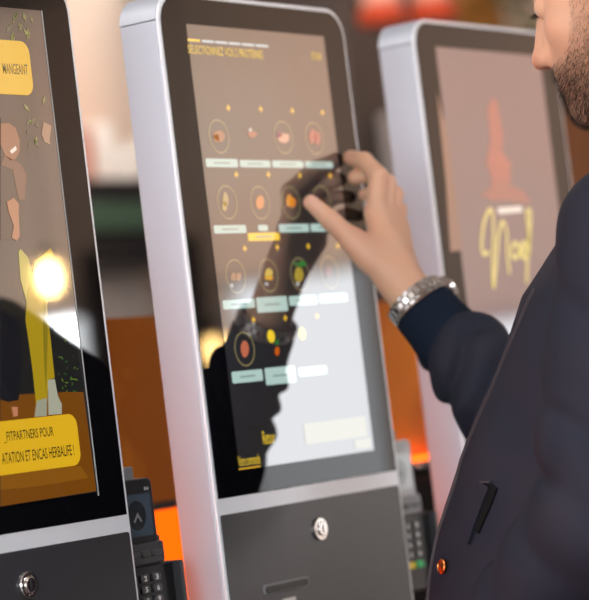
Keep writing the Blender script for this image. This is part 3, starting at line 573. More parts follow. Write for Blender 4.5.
t = empty('drinks_fridge', (4.75, 2.9, 0), 'tall dark drinks fridge seen between the middle and far kiosks', 'fridge')
MB().box(0, .8, 0, .75, 0, 2.75).obj('carcass', principled('fridge_black', (.030, .020, .017), .5), t, bevel=.02)
fd = MB().box(.02, .78, -.04, 0, .12, 2.6).obj('door', principled('fridge_door', (.042, .028, .023), .35), t, bevel=.01)
MB().box(.165, .20, -.09, -.04, 1.3, 2.17).obj('handle', principled('grey_handle', (.34, .30, .28), .4), fd, bevel=.008)
MB().box(.25, .36, -.045, -.038, 1.0, 2.12).obj('poster_strip', M['green_sign'], fd)
for i, (x, y, z) in enumerate(((4.385, 2.475, 2.405), (4.49, 2.36, 2.40))):
    t = empty('heat_lamp', (x, y, z), ['left', 'right'][i] + ' one of the two red-rimmed pink lamps hanging above the far kiosk', 'pendant lamp', 'red rimmed lamps above the far kiosk')
    MB().lathe([(.055, -.015), (.070, -.035), (.074, .0), (.058, .02)], (0, 0, 0), 'z', 28).obj('red_rim', M['red'], t)
    MB().lathe([(.045, .015), (.056, .03), (.060, .07), (.05, .13), (.02, .16)], (0, 0, 0), 'z', 28).obj('pink_shade', M['pink'], t)
    MB().lathe([(.012, .155), (.008, H - z)], (0, 0, 0), 'z', 12).obj('stem', M['black'], t)
t = empty('hanging_plant', (4.62, 2.12, 0), 'leafy green plant hanging in a dark pot behind the far kiosk', 'plant')
MB().lathe([(.07, 2.66), (.10, 2.70), (.12, 2.86), (.115, 2.86), (.10, 2.80)], (0, 0, 0), 'z', 28).obj('pot', M['black'], t)
mb = MB()
for i in range(520):
    x = random.gauss(0, .065); y = random.gauss(0, .08); z = random.uniform(2.24, 2.92)
    a = random.uniform(0, 6.28); l = random.uniform(.04, .08); ww = l * .3; tz = random.uniform(-.6, .2)
    c, s = math.cos(a), math.sin(a)
    mb.add([(x, y, z), (x + c * l * .5 - s * ww, y + s * l * .5 + c * ww, z + tz * l * .4), (x + c * l, y + s * l, z + tz * l), (x + c * l * .5 + s * ww, y + s * l * .5 - c * ww, z + tz * l * .4)], [(0, 1, 2, 3)])
mb.obj('foliage', M['leaf'], t)
MB().tube([(0, 0, 2.8), (0, .01, 3.0), (0, 0, H)], .006).obj('cord', M['black'], t)
t = empty('wood_partition', (5.2, 2.28, 0), 'orange-brown wooden partition far behind the man, under his chin', 'partition')
MB().box(-.25, 1.0, 0, .05, .06, 2.12).obj('board', principled('partition_wood', (.26, .085, .010), .5, noise=(5, (.2, .06, .008), .4, .6)), t, bevel=.005)
MB().box(-.27, 1.02, -.01, .06, 2.12, 2.15).obj('top_rail', M['dark_wood'], t)
MB().box(-.27, 1.02, -.03, .08, 0, .06).obj('plinth', M['dark_wood'], t)

# ------------------------------------------------------------------ what the glass reflects: lamps, and a cabinet added to darken the mirrored wall
t = empty('added_dark_cabinet', (7.26, -5.685, 0), 'tall dark cabinet added between the two windows to darken the glass reflection', 'cabinet')
MB().box(0, .135, -.285, .285, 0, 2.10).obj('carcass', M['dark_wood'], t, bevel=.005)
for s in (-1, 1):
    dd = MB().box(-.022, -.001, .1425 * s - .135, .1425 * s + .135, .08, 2.04).obj('door', M['brown_wall'], t, bevel=.003)
    MB().box(-.05, -.022, .03 * s - .006, .03 * s + .006, 1.0, 1.15).obj('handle', M['dark_grey'], dd)
def globe(x, y, z, r_, label, st):
    t = empty('globe_lamp', (x, y, z), label, 'pendant lamp', 'globe lamps across the room')
    prof = [(r_ * math.sin(PI * i / 14) + .0005, -r_ * 2. * math.cos(PI * i / 14)) for i in range(15)]
    MB().lathe(prof, (0, 0, 0), 'z', 28).obj('bulb', emitter('warm_bulb', (1., .62, .22), st), t, smooth=True)
    MB().lathe([(.02, r_ * 1.95), (.02, r_ * 1.95 + .06)], (0, 0, 0), 'z', 16).obj('socket', M['black'], t)
    MB().lathe([(.004, r_ * 1.95 + .05), (.004, H - z)], (0, 0, 0), 'z', 8).obj('cord', M['black'], t)
globe(5.376, -4.653, 1.860, .028, 'round warm lamp mirrored in the nearest screen', 60.)
globe(5.708, -4.18, 1.519, .024, 'round warm lamp mirrored at the left edge of the middle kiosk glass', 60.)

# ------------------------------------------------------------------ the man : signed distance modelling
def grid(lo, hi, h):
    n = [int(math.ceil((b - a) / h)) + 1 for a, b in zip(lo, hi)]
    ax = [np.arange(k, dtype=np.float32) * h + a for k, a in zip(n, lo)]
    return np.meshgrid(*ax, indexing='ij')
def smin(a, b, k):
    h = np.clip(.5 + .5 * (b - a) / k, 0, 1); return b + (a - b) * h - k * h * (1 - h)
def smax(a, b, k): return -smin(-a, -b, k)
def cone(G, a, b, ra, rb):
    a = np.array(a, np.float32); b = np.array(b, np.float32); ab = b - a; L = float(ab @ ab) + 1e-12
    px, py, pz = G[0] - a[0], G[1] - a[1], G[2] - a[2]
    t = np.clip((px * ab[0] + py * ab[1] + pz * ab[2]) / L, 0, 1)
    return np.sqrt((px - ab[0] * t) ** 2 + (py - ab[1] * t) ** 2 + (pz - ab[2] * t) ** 2) - (ra + (rb - ra) * t)
def ell(G, c, r):
    x, y, z = (G[0] - c[0]), (G[1] - c[1]), (G[2] - c[2])
    k0 = np.sqrt((x / r[0]) ** 2 + (y / r[1]) ** 2 + (z / r[2]) ** 2)
    k1 = np.sqrt((x / r[0] ** 2) ** 2 + (y / r[1] ** 2) ** 2 + (z / r[2] ** 2) ** 2) + 1e-6
    return k0 * (k0 - 1) / k1
def slices(G, rows, p=2.3):
    Z = np.array([q[0] for q in rows]); z = G[2]
    f = lambda i: np.interp(z, Z, [q[i] for q in rows]).astype(np.float32)
    cx, cy, a, b = f(1), f(2), f(3), f(4)
    x, y = np.abs(G[0] - cx), np.abs(G[1] - cy)
    k = ((x / a) ** p + (y / b) ** p) ** (1 / p)
    d = (k - 1) * np.minimum(a, b)
    return np.maximum(d, np.maximum(Z[0] - z, z - Z[-1]))
def nets(F, lo, h):
    for ax in range(3):
        for e in (0, -1):
            sl = [slice(None)] * 3; sl[ax] = e; F[tuple(sl)] = np.maximum(F[tuple(sl)], h * .5)
    S = F < 0
    nx, ny, nz = [k - 1 for k in F.shape]
    acc = np.zeros((nx, ny, nz, 3), np.float32); cnt = np.zeros((nx, ny, nz), np.float32)
    for ax in range(3):
        A = [slice(None)] * 3; B = [slice(None)] * 3; A[ax] = slice(0, -1); B[ax] = slice(1, None)
        a, b = F[tuple(A)], F[tuple(B)]
        cross = S[tuple(A)] != S[tuple(B)]
        t = np.where(cross, a / np.where(cross, a - b, 1), 0).astype(np.float32)
        o1, o2 = [q for q in range(3) if q != ax]
        for i in (0, 1):
            for j in (0, 1):
                sl = [slice(None)] * 3
                sl[o1] = slice(i, F.shape[o1] - 1 + i); sl[o2] = slice(j, F.shape[o2] - 1 + j)
                c = cross[tuple(sl)]; tt = t[tuple(sl)]
                cnt += c; acc[..., ax] += tt * c; acc[..., o1] += i * c; acc[..., o2] += j * c
    m = cnt > 0
    idx = -np.ones((nx, ny, nz), np.int64); idx[m] = np.arange(m.sum())
    I = np.argwhere(m).astype(np.float32)
    V = (I + acc[m] / cnt[m][:, None]) * h + np.array(lo, np.float32)
    Fc = []
    for ax in range(3):
        o1, o2 = (ax + 1) % 3, (ax + 2) % 3
        A = [slice(1, -1)] * 3; B = [slice(1, -1)] * 3; A[ax] = slice(0, -1); B[ax] = slice(1, None)
        sa, sb = S[tuple(A)], S[tuple(B)]
        for sgn, cond in ((1, sa & ~sb), (-1, ~sa & sb)):
            P = np.argwhere(cond)
            if not len(P): continue
            for q in range(3):
                if q != ax: P[:, q] += 1
            def at(i, j):
                Q = P.copy(); Q[:, o1] -= i; Q[:, o2] -= j; return idx[Q[:, 0], Q[:, 1], Q[:, 2]]
            q = np.stack([at(0, 0), at(1, 0), at(1, 1), at(0, 1)], 1)
            Fc.append(q if sgn == 1 else q[:, ::-1])
    Fc = np.concatenate(Fc); Fc = Fc[(Fc >= 0).all(1)]
    return V, Fc
def np_mesh(name, V, F):
    me = bpy.data.meshes.new(name); me.vertices.add(len(V)); me.vertices.foreach_set('co', V.astype(np.float32).ravel())
    me.loops.add(F.size); me.loops.foreach_set('vertex_index', F.astype(np.int32).ravel())
    me.polygons.add(len(F)); me.polygons.foreach_set('loop_start', np.arange(0, F.size, F.shape[1], dtype=np.int32))
    me.polygons.foreach_set('use_smooth', np.ones(len(F), bool))
    me.update(calc_edges=True); me.validate(); return me
def wob(G, fx, fy, fz, ph=0):
    return (np.sin(G[0] * fx + ph + 1.7 * np.sin(G[1] * fy * .6 + G[2] * fz * .4)) * np.sin(G[2] * fz + ph * 2 + 1.3 * np.sin(G[0] * fx * .5 + 1)) + np.sin(G[1] * fy - ph + 1.1 * np.sin(G[2] * fz * .7)))

# head frame
HP = np.array([-.0595, -.4802, 1.6362]); hy, hp, hr = .017, .19, -.02
def rot(yaw, pitch, roll):
    cy, sy = math.cos(yaw), math.sin(yaw); cp, sp = math.cos(-pitch), math.sin(-pitch); cr, sr = math.cos(roll), math.sin(roll)
    return np.array([[cy, -sy, 0], [sy, cy, 0], [0, 0, 1]]) @ np.array([[1, 0, 0], [0, cp, -sp], [0, sp, cp]]) @ np.array([[cr, 0, sr], [0, 1, 0], [-sr, 0, cr]])
HM = rot(hy, hp, hr)
def skull(G):
    X = np.abs(G[0]); A = (X, G[1], G[2])
    F = ell(A, (0, -.018, .038), (.078, .098, .088))
    F = smin(F, ell(A, (0, .030, -.030), (.063, .060, .088)), .03)
    F = smin(F, cone(A, (.056, .005, -.035), (.053, .012, -.072), .016, .015), .025)
    F = smin(F, cone(A, (.053, .012, -.074), (.016, .074, -.106), .014, .0145), .022)
    F = smin(F, ell(A, (0, .080, -.105), (.020, .016, .017)), .014)
    F = smin(F, ell(A, (0, .030, -.072), (.052, .058, .036)), .025)
    F = smin(F, ell(A, (0, .066, -.068), (.037, .032, .032)), .016)
    F = smin(F, cone(A, (.008, .0885, .018), (.034, .077, .021), .0080, .0060), .014)
    F = smin(F, ell(A, (.041, .055, -.030), (.022, .021, .018)), .02)
    F = smax(F, -ell(A, (.032, .100, -.001), (.018, .017, .0125)), .010)
    F = smin(F, ell(A, (.0310, .0745, .000), (.0140, .0140, .0130)), .003)
    # nose
    F = smin(F, cone(A, (0, .0885, .010), (0, .1085, -.036), .0092, .0102), .013)
    F = smin(F, ell(A, (0, .1110, -.042), (.0112, .0120, .0102)), .007)
    F = smin(F, ell(A, (.0125, .0965, -.0440), (.0088, .0150, .0095)), .008)
    F = smin(F, cone(A, (.008, .088, -.018), (.011, .090, -.040), .0085, .0090), .010)
    F = smax(F, -cone(A, (.0072, .105, -.0560), (.0085, .0985, -.0475), .0042, .0034), .0025)
    # lips
    F = smin(F, cone(A, (0, .0965, -.0655), (.020, .0850, -.0700), .0052, .0035), .005)
    F = smin(F, cone(A, (0, .0955, -.0765), (.017, .0855, -.0745), .0062, .0038), .005)
    F = smax(F, -cone(A, (0, .1035, -.0712), (.024, .0905, -.0715), .0016, .0012), .003)
    # neck
    F = smin(F, cone(A, (0, -.018, -.060), (0, -.062, -.20), .054, .058), .03)
    # ears
    E = ell(A, (.0765, -.010, -.008), (.0085, .017, .031))
    E = smin(E, cone(A, (.082, -.008, .020), (.084, -.024, .006), .0042, .0042), .004)
    E = smin(E, cone(A, (.084, -.024, .006), (.081, -.012, -.030), .0042, .005), .004)
    E = smax(E, -ell(A, (.090, -.008, -.003), (.010, .0095, .015)), .004)
    return smin(F, E, .004)
def local(G): # world grid -> head local
    P = [G[0] - HP[0], G[1] - HP[1], G[2] - HP[2]]
    return tuple(sum(P[j] * float(HM[j, i]) for j in range(3)) for i in range(3))

WR = np.array((.096, -.0857, 1.382)); EL = np.array((.120, -.235, 1.1724)); RS = np.array((.060, -.480, 1.378))
LS = np.array((-.212, -.522, 1.380)); LE = np.array((-.280, -.488, 1.12)); LW_ = np.array((-.262, -.350, 1.000))
def hand_sdf(G, W, fw, fingers, thumb, fr=.028):
    """fingers: list of 4-point chains; W wrist; fw forearm direction point"""
    F = cone(G, W, fw, .0255, .034)
    for ch in fingers:
        b = W + (np.array(ch[0]) - W) * .12
        F = smin(F, cone(G, b, ch[0], .0155, .0125), .014)
    for i, ch in enumerate(fingers):
        rr = [(.0116, .0110, .0100, .0092), (.0114, .0104, .0095, .0088), (.0104, .0093, .0084, .0078), (.0092, .0083, .0075, .0070)][i]
        f = cone(G, ch[0], ch[1], rr[0], rr[1]); f = smin(f, cone(G, ch[1], ch[2], rr[1], rr[2]), .003); f = smin(f, cone(G, ch[2], ch[3], rr[2], rr[3]), .003)
        F = smin(F, f, .0035)
    T0, T1, T2, T3 = thumb
    F = smin(F, cone(G, T0, T1, .0185, .0145), .014)
    th = smin(cone(G, T1, T2, .0130, .0108), cone(G, T2, T3, .0112, .0088), .004)
    F = smin(F, th, .008)
    # web between thumb and index
    F = smin(F, cone(G, (np.array(T0) + T1) / 2, (W + np.array(fingers[0][0])) / 2, .013, .013), .016)
    F = smin(F, cone(G, (np.array(T0) + np.array(T1) * 2) / 3, W * .25 + np.array(fingers[0][0]) * .75, .008, .009), .012)
    return F
RF = [[(.106, -.0570, 1.4643), (.1180, -.0600, 1.5055), (.1340, -.0345, 1.5270), (.1450, -.0100, 1.5345)],
      [(.1235, -.0590, 1.4630), (.1400, -.0570, 1.4980), (.1520, -.030, 1.5120), (.1475, -.0110, 1.5120)],
      [(.1395, -.0600, 1.4560), (.1560, -.0560, 1.4860), (.1680, -.029, 1.4950), (.1650, -.0105, 1.4920)],
      [(.1540, -.0570, 1.4460), (.1700, -.0510, 1.4690), (.1790, -.027, 1.4750), (.1770, -.0100, 1.4700)]]
RT = [(.0866, -.0732, 1.400), (.069, -.0495, 1.4325), (.0557, -.0300, 1.4600), (.0480, -.0115, 1.4830)]
parts = []
def add_nets(fn, lo, hi, h):
    G = grid(lo, hi, h); F = fn(G).astype(np.float32)
    V, Fc = nets(F, lo, h); parts.append((V, Fc))
lo = HP + np.array((-.135, -.20, -.20)); hi = HP + np.array((.135, .16, .15))
add_nets(lambda G: np.maximum(skull(local(G)), (HP[2] - .185) - G[2]), lo, hi, .0018)
add_nets(lambda G: np.maximum(hand_sdf(G, WR, EL * .5 + WR * .5, RF, RT), .0), (.02, -.16, 1.25), (.215, .006, 1.56), .00135) if False else None
add_nets(lambda G: hand_sdf(G, WR, EL * .4 + WR * .6, RF, RT), (.015, -.19, 1.24), (.22, .005, 1.56), .0014)
# left hand, inside the jacket pocket
Lw = LW_; Ld = np.array((.55, .62, -.55)); Ld /= np.linalg.norm(Ld); Ls = np.array((.1, -.5, -.45)); Ls /= np.linalg.norm(Ls)
LF = []
for i, (l, o) in enumerate(((.085, .03), (.088, .01), (.083, -.01), (.076, -.028))):
    b = Lw + Ld * l - Ls * o; c = b + Ld * .036 + np.array((0, 0, -.008)); e = c + Ld * .022 + np.array((0, 0, -.012)); g = e + Ld * .014 + np.array((0, 0, -.012)); LF.append([b, c, e, g])
LT = [Lw + Ld * .025 - Ls * .022, Lw + Ld * .055 - Ls * .042, Lw + Ld * .083 - Ls * .050, Lw + Ld * .106 - Ls * .052]
add_nets(lambda G: hand_sdf(G, Lw, LE * .4 + Lw * .6, LF, LT), (-.36, -.52, .89), (-.09, -.18, 1.13), .0022)
# the rest of the figure, under the clothes
TR = [(.86, -0.0550, -0.3880, .155, .11), (.95, -0.0550, -0.3880, .165, .115), (1.05, -0.0550, -0.3980, .150, .105), (1.15, -0.0550, -0.4280, .145, .105), (1.25, -0.0550, -0.4580, .155, .11), (1.33, -0.0550, -0.4830, .138, .100), (1.40, -0.0550, -0.5050, .105, .078), (1.45, -0.0550, -0.5230, .066, .060), (1.50, -0.0570, -0.5250, .055, .055)]
def figure(G):
    F = slices(G, TR)
    F = smin(F, cone(G, LS, LE, .042, .036), .03); F = smin(F, cone(G, LE, LW_, .038, .029), .01)
    F = smin(F, cone(G, RS, EL, .040, .036), .03); F = smin(F, cone(G, EL, WR * .85 + EL * .15, .038, .028), .01)
    for s in (-1, 1):
        F = smin(F, cone(G, (-.055 + s * .085, -.388, .90), (-.055 + s * .105, -.368, .50), .085, .055), .03)
        F = smin(F, cone(G, (-.055 + s * .105, -.368, .50), (-.055 + s * .11, -.418, .10), .054, .036), .01)
        F = smin(F, cone(G, (-.055 + s * .11, -.428, .045), (-.055 + s * .125, -.27, .035), .035, .03), .02)
    return F
add_nets(figure, (-.42, -.66, -.01), (.30, -.08, 1.53), .008)
off = 0; VV = []; FF = []
for V, Fc in parts: VV.append(V); FF.append(Fc + off); off += len(V)
raw = link('raw', np_mesh('raw', np.concatenate(VV), np.concatenate(FF)), None)
rm = raw.modifiers.new('r', 'REMESH'); rm.mode = 'VOXEL'; rm.voxel_size = .0021; rm.use_smooth_shade = True
bpy.context.view_layer.update()
me = bpy.data.meshes.new_from_object(raw.evaluated_get(bpy.context.evaluated_depsgraph_get()))
bpy.data.objects.remove(raw)
for p in me.polygons: p.use_smooth = True

# skin colouring: pigment (blush, lips, beard shadow, eyes, nails) plus painted nostril shade
n = len(me.vertices); co = np.empty(n * 3, np.float32); me.vertices.foreach_get('co', co); co = co.reshape(-1, 3)
L = (co - HP) @ HM
def g(c, s): return np.exp(-(((L - np.array(c)) / np.array(s)) ** 2).sum(1))
Lm = L.copy(); Lm[:, 0] = np.abs(Lm[:, 0])
def gm(c, s): return np.exp(-(((Lm - np.array(c)) / np.array(s)) ** 2).sum(1))
base = np.tile(np.array([.74, .42, .27]), (n, 1))
def mixc(w_, c):
    global base
    w_ = np.clip(w_, 0, 1)[:, None]; base = base * (1 - w_) + np.array(c) * w_
mixc(.55 * gm((.0, .118, -.042), (.02, .02, .016)), (.72, .25, .17))
mixc(.35 * gm((.045, .07, -.03), (.03, .03, .025)), (.72, .30, .19))
mixc(.5 * gm((.08, -.01, -.01), (.02, .03, .04)), (.72, .29, .2))
mixc(1.1 * gm((0, .096, -.071), (.022, .012, .0095)), (.48, .17, .13))
def beard_w(Lm):
    x, y, z = Lm[:, 0], Lm[:, 1], Lm[:, 2]
    # upper border runs from the sideburn down the cheek to the corner of the mouth
    top = np.interp(y, [-.03, .022, .030, .040, .052, .066, .08, .12], [.03, .03, .010, -.026, -.046, -.054, -.053, -.055])
    back = np.interp(z, [-.10, -.06, -.03, .03], [-.03, -.012, .004, .006])
    w_ = np.clip((top - z) / .010, 0, 1) * np.clip((y - back) / .008, 0, 1) * np.clip((z + .150) / .025, 0, 1) * np.clip((.10 - np.abs(z)) / .01 + 5, 0, 1)
    lip = np.exp(-(((x) / .021) ** 4 + ((z + .071) / .0080) ** 4)) * (y > .07)
    nose = (y > .094) & (z > -.058)
    return w_ * (1 - lip) * (~nose)
bw = beard_w(Lm); bw *= (L[:, 2] > -.16) & (np.abs(L[:, 0]) < .1)
mixc(.38 * bw * np.clip((-L[:, 2] + .02) / .08, .45, 1), (.17, .065, .03))
sc_w = np.clip((L[:, 2] - (.055 - .6 * np.clip(-(L[:, 1] - .03), 0, .12))) / .01, 0, 1) * (L[:, 1] < .085) * (L[:, 2] > -.06)
mixc(.8 * sc_w * (np.abs(L[:, 0]) < .12) * (L[:, 2] < .2), (.06, .035, .025))
mixc(gm((.031, .0885, -.004), (.011, .006, .0026)) * 1.4, (.75, .70, .66)); mixc(gm((.031, .091, -.0045), (.0045, .006, .0028)) * 1.5, (.03, .018, .01))
mixc(1.5 * gm((.0085, .101, -.0535), (.0042, .006, .0028)), (.05, .015, .01))  # shade inside the nostrils painted into the skin colour
# finger nails and knuckles of the right hand
def gw(c, s): return np.exp(-(((co - np.array(c)) / s) ** 2).sum(1))
mixc(.5 * gw((.046, -.0175, 1.4855), .0085), (.80, .42, .36)); mixc(.35 * gw(RF[0][3], .014), (.75, .26, .18)); mixc(.25 * gw(RF[0][1], .014), (.72, .29, .2))
mixc(.25 * gw(RT[2], .014), (.72, .30, .2)); mixc(.3 * gw(RT[1], .03), (.74, .36, .25))
ca = me.color_attributes.new('pigment', 'FLOAT_COLOR', 'POINT')
ca.data.foreach_set('color', np.concatenate([base, np.ones((n, 1))], 1).astype(np.float32).ravel())
M['skin'] = principled('skin', (.7, .4, .27), .46, 0, .45, bump=(900, .12, (1, 1, 1)), sss=.25)
nt = M['skin'].node_tree; at = nt.nodes.new('ShaderNodeAttribute'); at.attribute_name = 'pigment'
nt.links.new(at.outputs['Color'], [q for q in nt.nodes if q.type == 'BSDF_PRINCIPLED'][0].inputs['Base Color'])
man = empty('person', (-.055, -.40, 0), 'bearded man in a navy jacket, one hand touching the middle kiosk screen', 'person')
def world_child(o, par):
    o.parent = par; o.matrix_parent_inverse = Matrix.Translation(-Vector(man.location)) if par is man else Matrix.Identity(4); return o
body = link('body', me, M['skin']); world_child(body, man)

# beard, sideburn and eyebrow hairs grown from the skin
tris_v = []; tris_f = []
me.calc_loop_triangles()
vn = np.empty(n * 3, np.float32); me.vertices.foreach_get('normal', vn); vn = vn.reshape(-1, 3)
def hairs(weight, count, length, thick, flow, lift=.35, jitter=.35, V=co, N=vn):
    w_ = np.clip(weight, 0, 1) + 1e-12 * (weight >= 0); pr_ = w_ / w_.sum(); ids = RNG.choice(len(V), count, p=pr_)
    P = V[ids] + RNG.normal(0, .0009, (count, 3)); Nn = N[ids]
    f = np.array(flow) @ HM.T; f = f / np.linalg.norm(f)
    Dr = f + Nn * lift + RNG.normal(0, jitter, (count, 3)); Dr -= Nn * np.minimum((Dr * Nn).sum(1), 0)[:, None]; Dr /= np.linalg.norm(Dr, axis=1)[:, None]
    S = np.cross(Dr, Nn + RNG.normal(0, .5, (count, 3))); S /= np.linalg.norm(S, axis=1)[:, None]
    l = length * RNG.uniform(.5, 1.15, (count, 1)); th = thick
    a = P - S * th; b = P + S * th; c = P + Dr * l * .55 + Nn * l * .10; c1 = c - S * th * .8; c2 = c + S * th * .8; e = P + Dr * l - Nn * l * .05
    V5 = np.stack([a, b, c2, c1, e], 1).reshape(-1, 3)
    k = np.arange(count)[:, None] * 5
    F3 = np.concatenate([k + [0, 1, 2], k + [0, 2, 3], k + [3, 2, 4]], 0)
    return V5, F3
def hair_obj(name, sets, mt, parent):
    VV = []; FF = []; o_ = 0
    for V5, F3 in sets: VV.append(V5); FF.append(F3 + o_); o_ += len(V5)
    o = link(name, np_mesh(name, np.concatenate(VV), np.concatenate(FF)), mt); world_child(o, parent); return o
near = (co[:, 2] > 1.45)
low = np.clip((-.045 - L[:, 2]) / .03, 0, 1)
hair_obj('beard', [hairs(bw * near, 7000, .0055, .00013, (0, .15, -1)), hairs(bw * near * low, 13000, .0078, .00015, (0, .25, -1))], M['beard'], man)
brow = gm((.032, .088, .0215), (.017, .02, .0042)) * near
lash = gm((.033, .091, -.004), (.012, .006, .0022)) * near
hair_obj('eyebrows', [hairs(brow * (brow > .25), 1400, .0075, .00014, (-.3, -.2, .25), .3, .25)], M['hair'], man)
for s_x in (-1, 1):
    hair_obj('eyelashes', [hairs(lash * (lash > .3) * (L[:, 0] * s_x > 0), 90, .0095, .00012, (.35 * s_x, 1., -.15), .5, .12)], M['hair'], man)
# hair on the scalp
lo = HP + np.array((-.11, -.15, -.10)); hi = HP + np.array((.11, .12, .155)); G = grid(lo, hi, .0025); A = local(G)
Sd = skull(A); line = np.interp(A[1], [-.12, -.06, -.028, -.012, .0, .012, .03, .06, .09], [-.075, -.065, -.045, .020, .034, .012, .045, .060, .066]).astype(np.float32)
hs = smax(Sd - .007 - .006 * np.clip((A[2] - .04) / .05, 0, 1), line - A[2], .006); hs = smax(hs, -(Sd + .004), .004)
hs = hs + .0008 * wob(A, 320, 300, 90)
V, Fc = nets(hs.astype(np.float32), lo, .0025)
hair = link('hair', np_mesh('hair', V, Fc), M['hair']); world_child(hair, man)

# ------------------------------------------------------------------ jacket
JR = [(.845, -0.0550, -0.3830, .196, .150), (.90, -0.0550, -0.3830, .200, .160), (.97, -0.0550, -0.3810, .202, .172), (1.05, -0.0550, -0.3880, .201, .180), (1.12, -0.0550, -0.4110, .198, .177), (1.19, -0.0550, -0.4350, .192, .168), (1.27, -0.0550, -0.4610, .183, .148),
      (1.34, -0.0550, -0.4830, .165, .136), (1.39, -0.0550, -0.5030, .140, .112), (1.435, -0.0550, -0.5170, .098, .092), (1.47, -0.0550, -0.5230, .086, .080), (1.515, -0.0550, -0.5270, .074, .076)]
def along(G, a, b):
    a = np.array(a); b = np.array(b); ab = b - a; l = np.linalg.norm(ab); e = ab / l
    return (G[0] - a[0]) * e[0] + (G[1] - a[1]) * e[1] + (G[2] - a[2]) * e[2], l
CF = WR + (EL - WR) * .15      # end of the right cuff
CFk = WR + (EL - WR) * .46      # where the knit meets the sleeve
def ridge(x, c, w_): return np.exp(-((x - c) / w_) ** 2)
def jacket(G):
    T_ = slices(G, JR, 2.25)
    T_ = T_ + .0022 * wob(G, 22, 26, 13, .4) + .0012 * wob(G, 60, 55, 34, 1.9)
    # left sleeve: upper arm hangs, forearm goes forward into the pocket
    s, l = along(G, LS, LE)
    LA = cone(G, LS, LE, .066, .060)
    q = (s - .9 * G[0] * 0 + .55 * (G[1] + .52))
    LA = LA - .003 * ridge(q, l * .86, .020) + .009 * ridge(q, l * 1.0, .009) + .0035 * ridge(q, l * .74, .010) - .002 * ridge(q - .5 * (G[0] + .30), l * .54, .02) + .003 * ridge(q + .6 * (G[0] + .3), l * .36, .012) - .0008 * wob(G, 38, 42, 30, .7)
    s2, l2 = along(G, LE, LW_)
    LB = cone(G, LE, LW_, .060, .050)
    q2 = s2 + .5 * (G[2] - 1.1) + .3 * G[0]
    LB = LB - .0055 * (np.abs(np.sin(q2 * 48 + .5 * np.sin(G[2] * 60))) - .5) * np.clip(1 - (s2 / l2) * .4, 0, 1)
    LA = smin(LA, LB, .012)
    F = smin(T_, LA, .0045)
    # right sleeve: reaches forward
    RA = cone(G, RS, EL, .060, .058)
    s3, l3 = along(G, EL, WR)
    t = np.clip(s3 / l3, 0, 1)
    c = EL + (WR - EL) * .60
    RB = cone(G, EL, c, .062, .047)
    q3 = s3 * .8 + .55 * (G[1] + .2) + .2 * G[0] + .008 * np.sin(G[2] * 45)
    RB = RB - .0110 * (np.abs(np.sin(q3 * 66 + .9 * np.sin(G[0] * 40 + G[2] * 30))) - .5) * np.clip(1.15 - np.abs(t - .35) * 1.6, 0, 1) - .0022 * wob(G, 70, 60, 55)
    RA = smin(RA, RB, .01)
    F = smin(F, RA, .02)
    # neck hole and sleeve opening
    F = smax(F, -cone(G, (-.055, -.515, 1.50), (-.057, -.507, 1.60), .066, .074), .006)
    return F.astype(np.float32)
lo = (-.40, -.66, .83); hi = (.24, -.10, 1.535); hj = .0036
G = grid(lo, hi, hj); V, Fc = nets(jacket(G), lo, hj)
jk = link('jacket', np_mesh('jacket', V, Fc), M['jacket']); world_child(jk, man)
jbvh = BVHTree.FromPolygons([Vector(v) for v in V], [tuple(f) for f in Fc])
# ribbed knit cuff of the right sleeve
ax = Vector(CF - CFk).normalized(); s_ = ax.cross(Vector((0, 0, 1))).normalized(); t_ = ax.cross(s_)
mv = []; mf = []; NA = 96; rows = 16; Lc = (Vector(CF) - Vector(CFk)).length + .016
for j in range(rows + 3):
    f = min(j, rows) / rows; c = Vector(CFk) - ax * .016 + ax * Lc * f
    rr = .0440 + (.0365 - .0440) * min(f * 1.3, 1) + (.0015 * math.sin(f * PI))
    if j > rows: rr -= .004 * (j - rows); c = c - ax * .002 * (j - rows)
    for i in range(NA):
        a = 2 * PI * i / NA; q = rr + .0005 * math.sin(i * PI) 
        q = rr + (.0006 if i % 2 else 0)
        mv.append(c + s_ * math.cos(a) * q * 1.04 + t_ * math.sin(a) * q * .97)
for j in range(rows + 2):
    for i in range(NA):
        k = (i + 1) % NA; mf.append((j * NA + i, j * NA + k, (j + 1) * NA + k, (j + 1) * NA + i))
cf = mesh_obj('cuff', mv, mf, M['cuff'], None, True); cf.parent = jk
CAMD = Vector((.83195, .55331, .0413))
def cast(px, pz_dir=None): return None
def surf(p, outward=.0015):
    """nearest point of the jacket surface to p, pushed outwards"""
    loc, nrm, i, dist = jbvh.find_nearest(Vector(p)); c = Vector((-.055, -.44, p[2]))
    if nrm.dot(loc - c) < 0: nrm = -nrm
    return loc + nrm * outward, nrm
def strip(name, path, w_, th, mt, parent):
    """a raised band following the jacket surface along path"""
    P = []; 
    for a, b in zip(path[:-1], path[1:]):
        for k in range(10): P.append(Vector(a).lerp(Vector(b), k / 10))
    P.append(Vector(path[-1])); S = [surf(p) for p in P]; v = []; f = []
    for i, (p, nr) in enumerate(S):
        t = (S[min(i + 1, len(S) - 1)][0] - S[max(i - 1, 0)][0]).normalized(); sd = t.cross(nr).normalized() * w_ / 2
        v += [p - sd - nr * .004, p - sd + nr * th, p + sd + nr * th, p + sd - nr * .004]
    for i in range(len(S) - 1):
        for k in range(4):
            q = (k + 1) % 4; f.append((4 * i + k, 4 * i + q, 4 * i + 4 + q, 4 * i + 4 + k))
    f += [(0, 1, 2, 3), tuple(4 * (len(S) - 1) + k for k in (3, 2, 1, 0))]
    o = mesh_obj(name, v, f, mt, None, False); o.parent = parent; return o
def front(x, z):
    hit = jbvh.ray_cast(Vector((x, .3, z)), Vector((0, -1, 0)))[0]; return hit if hit else Vector((x, -.2, z))
plk = [front(-.085 + .0 * i, .86 + i * .06) for i in range(11)]
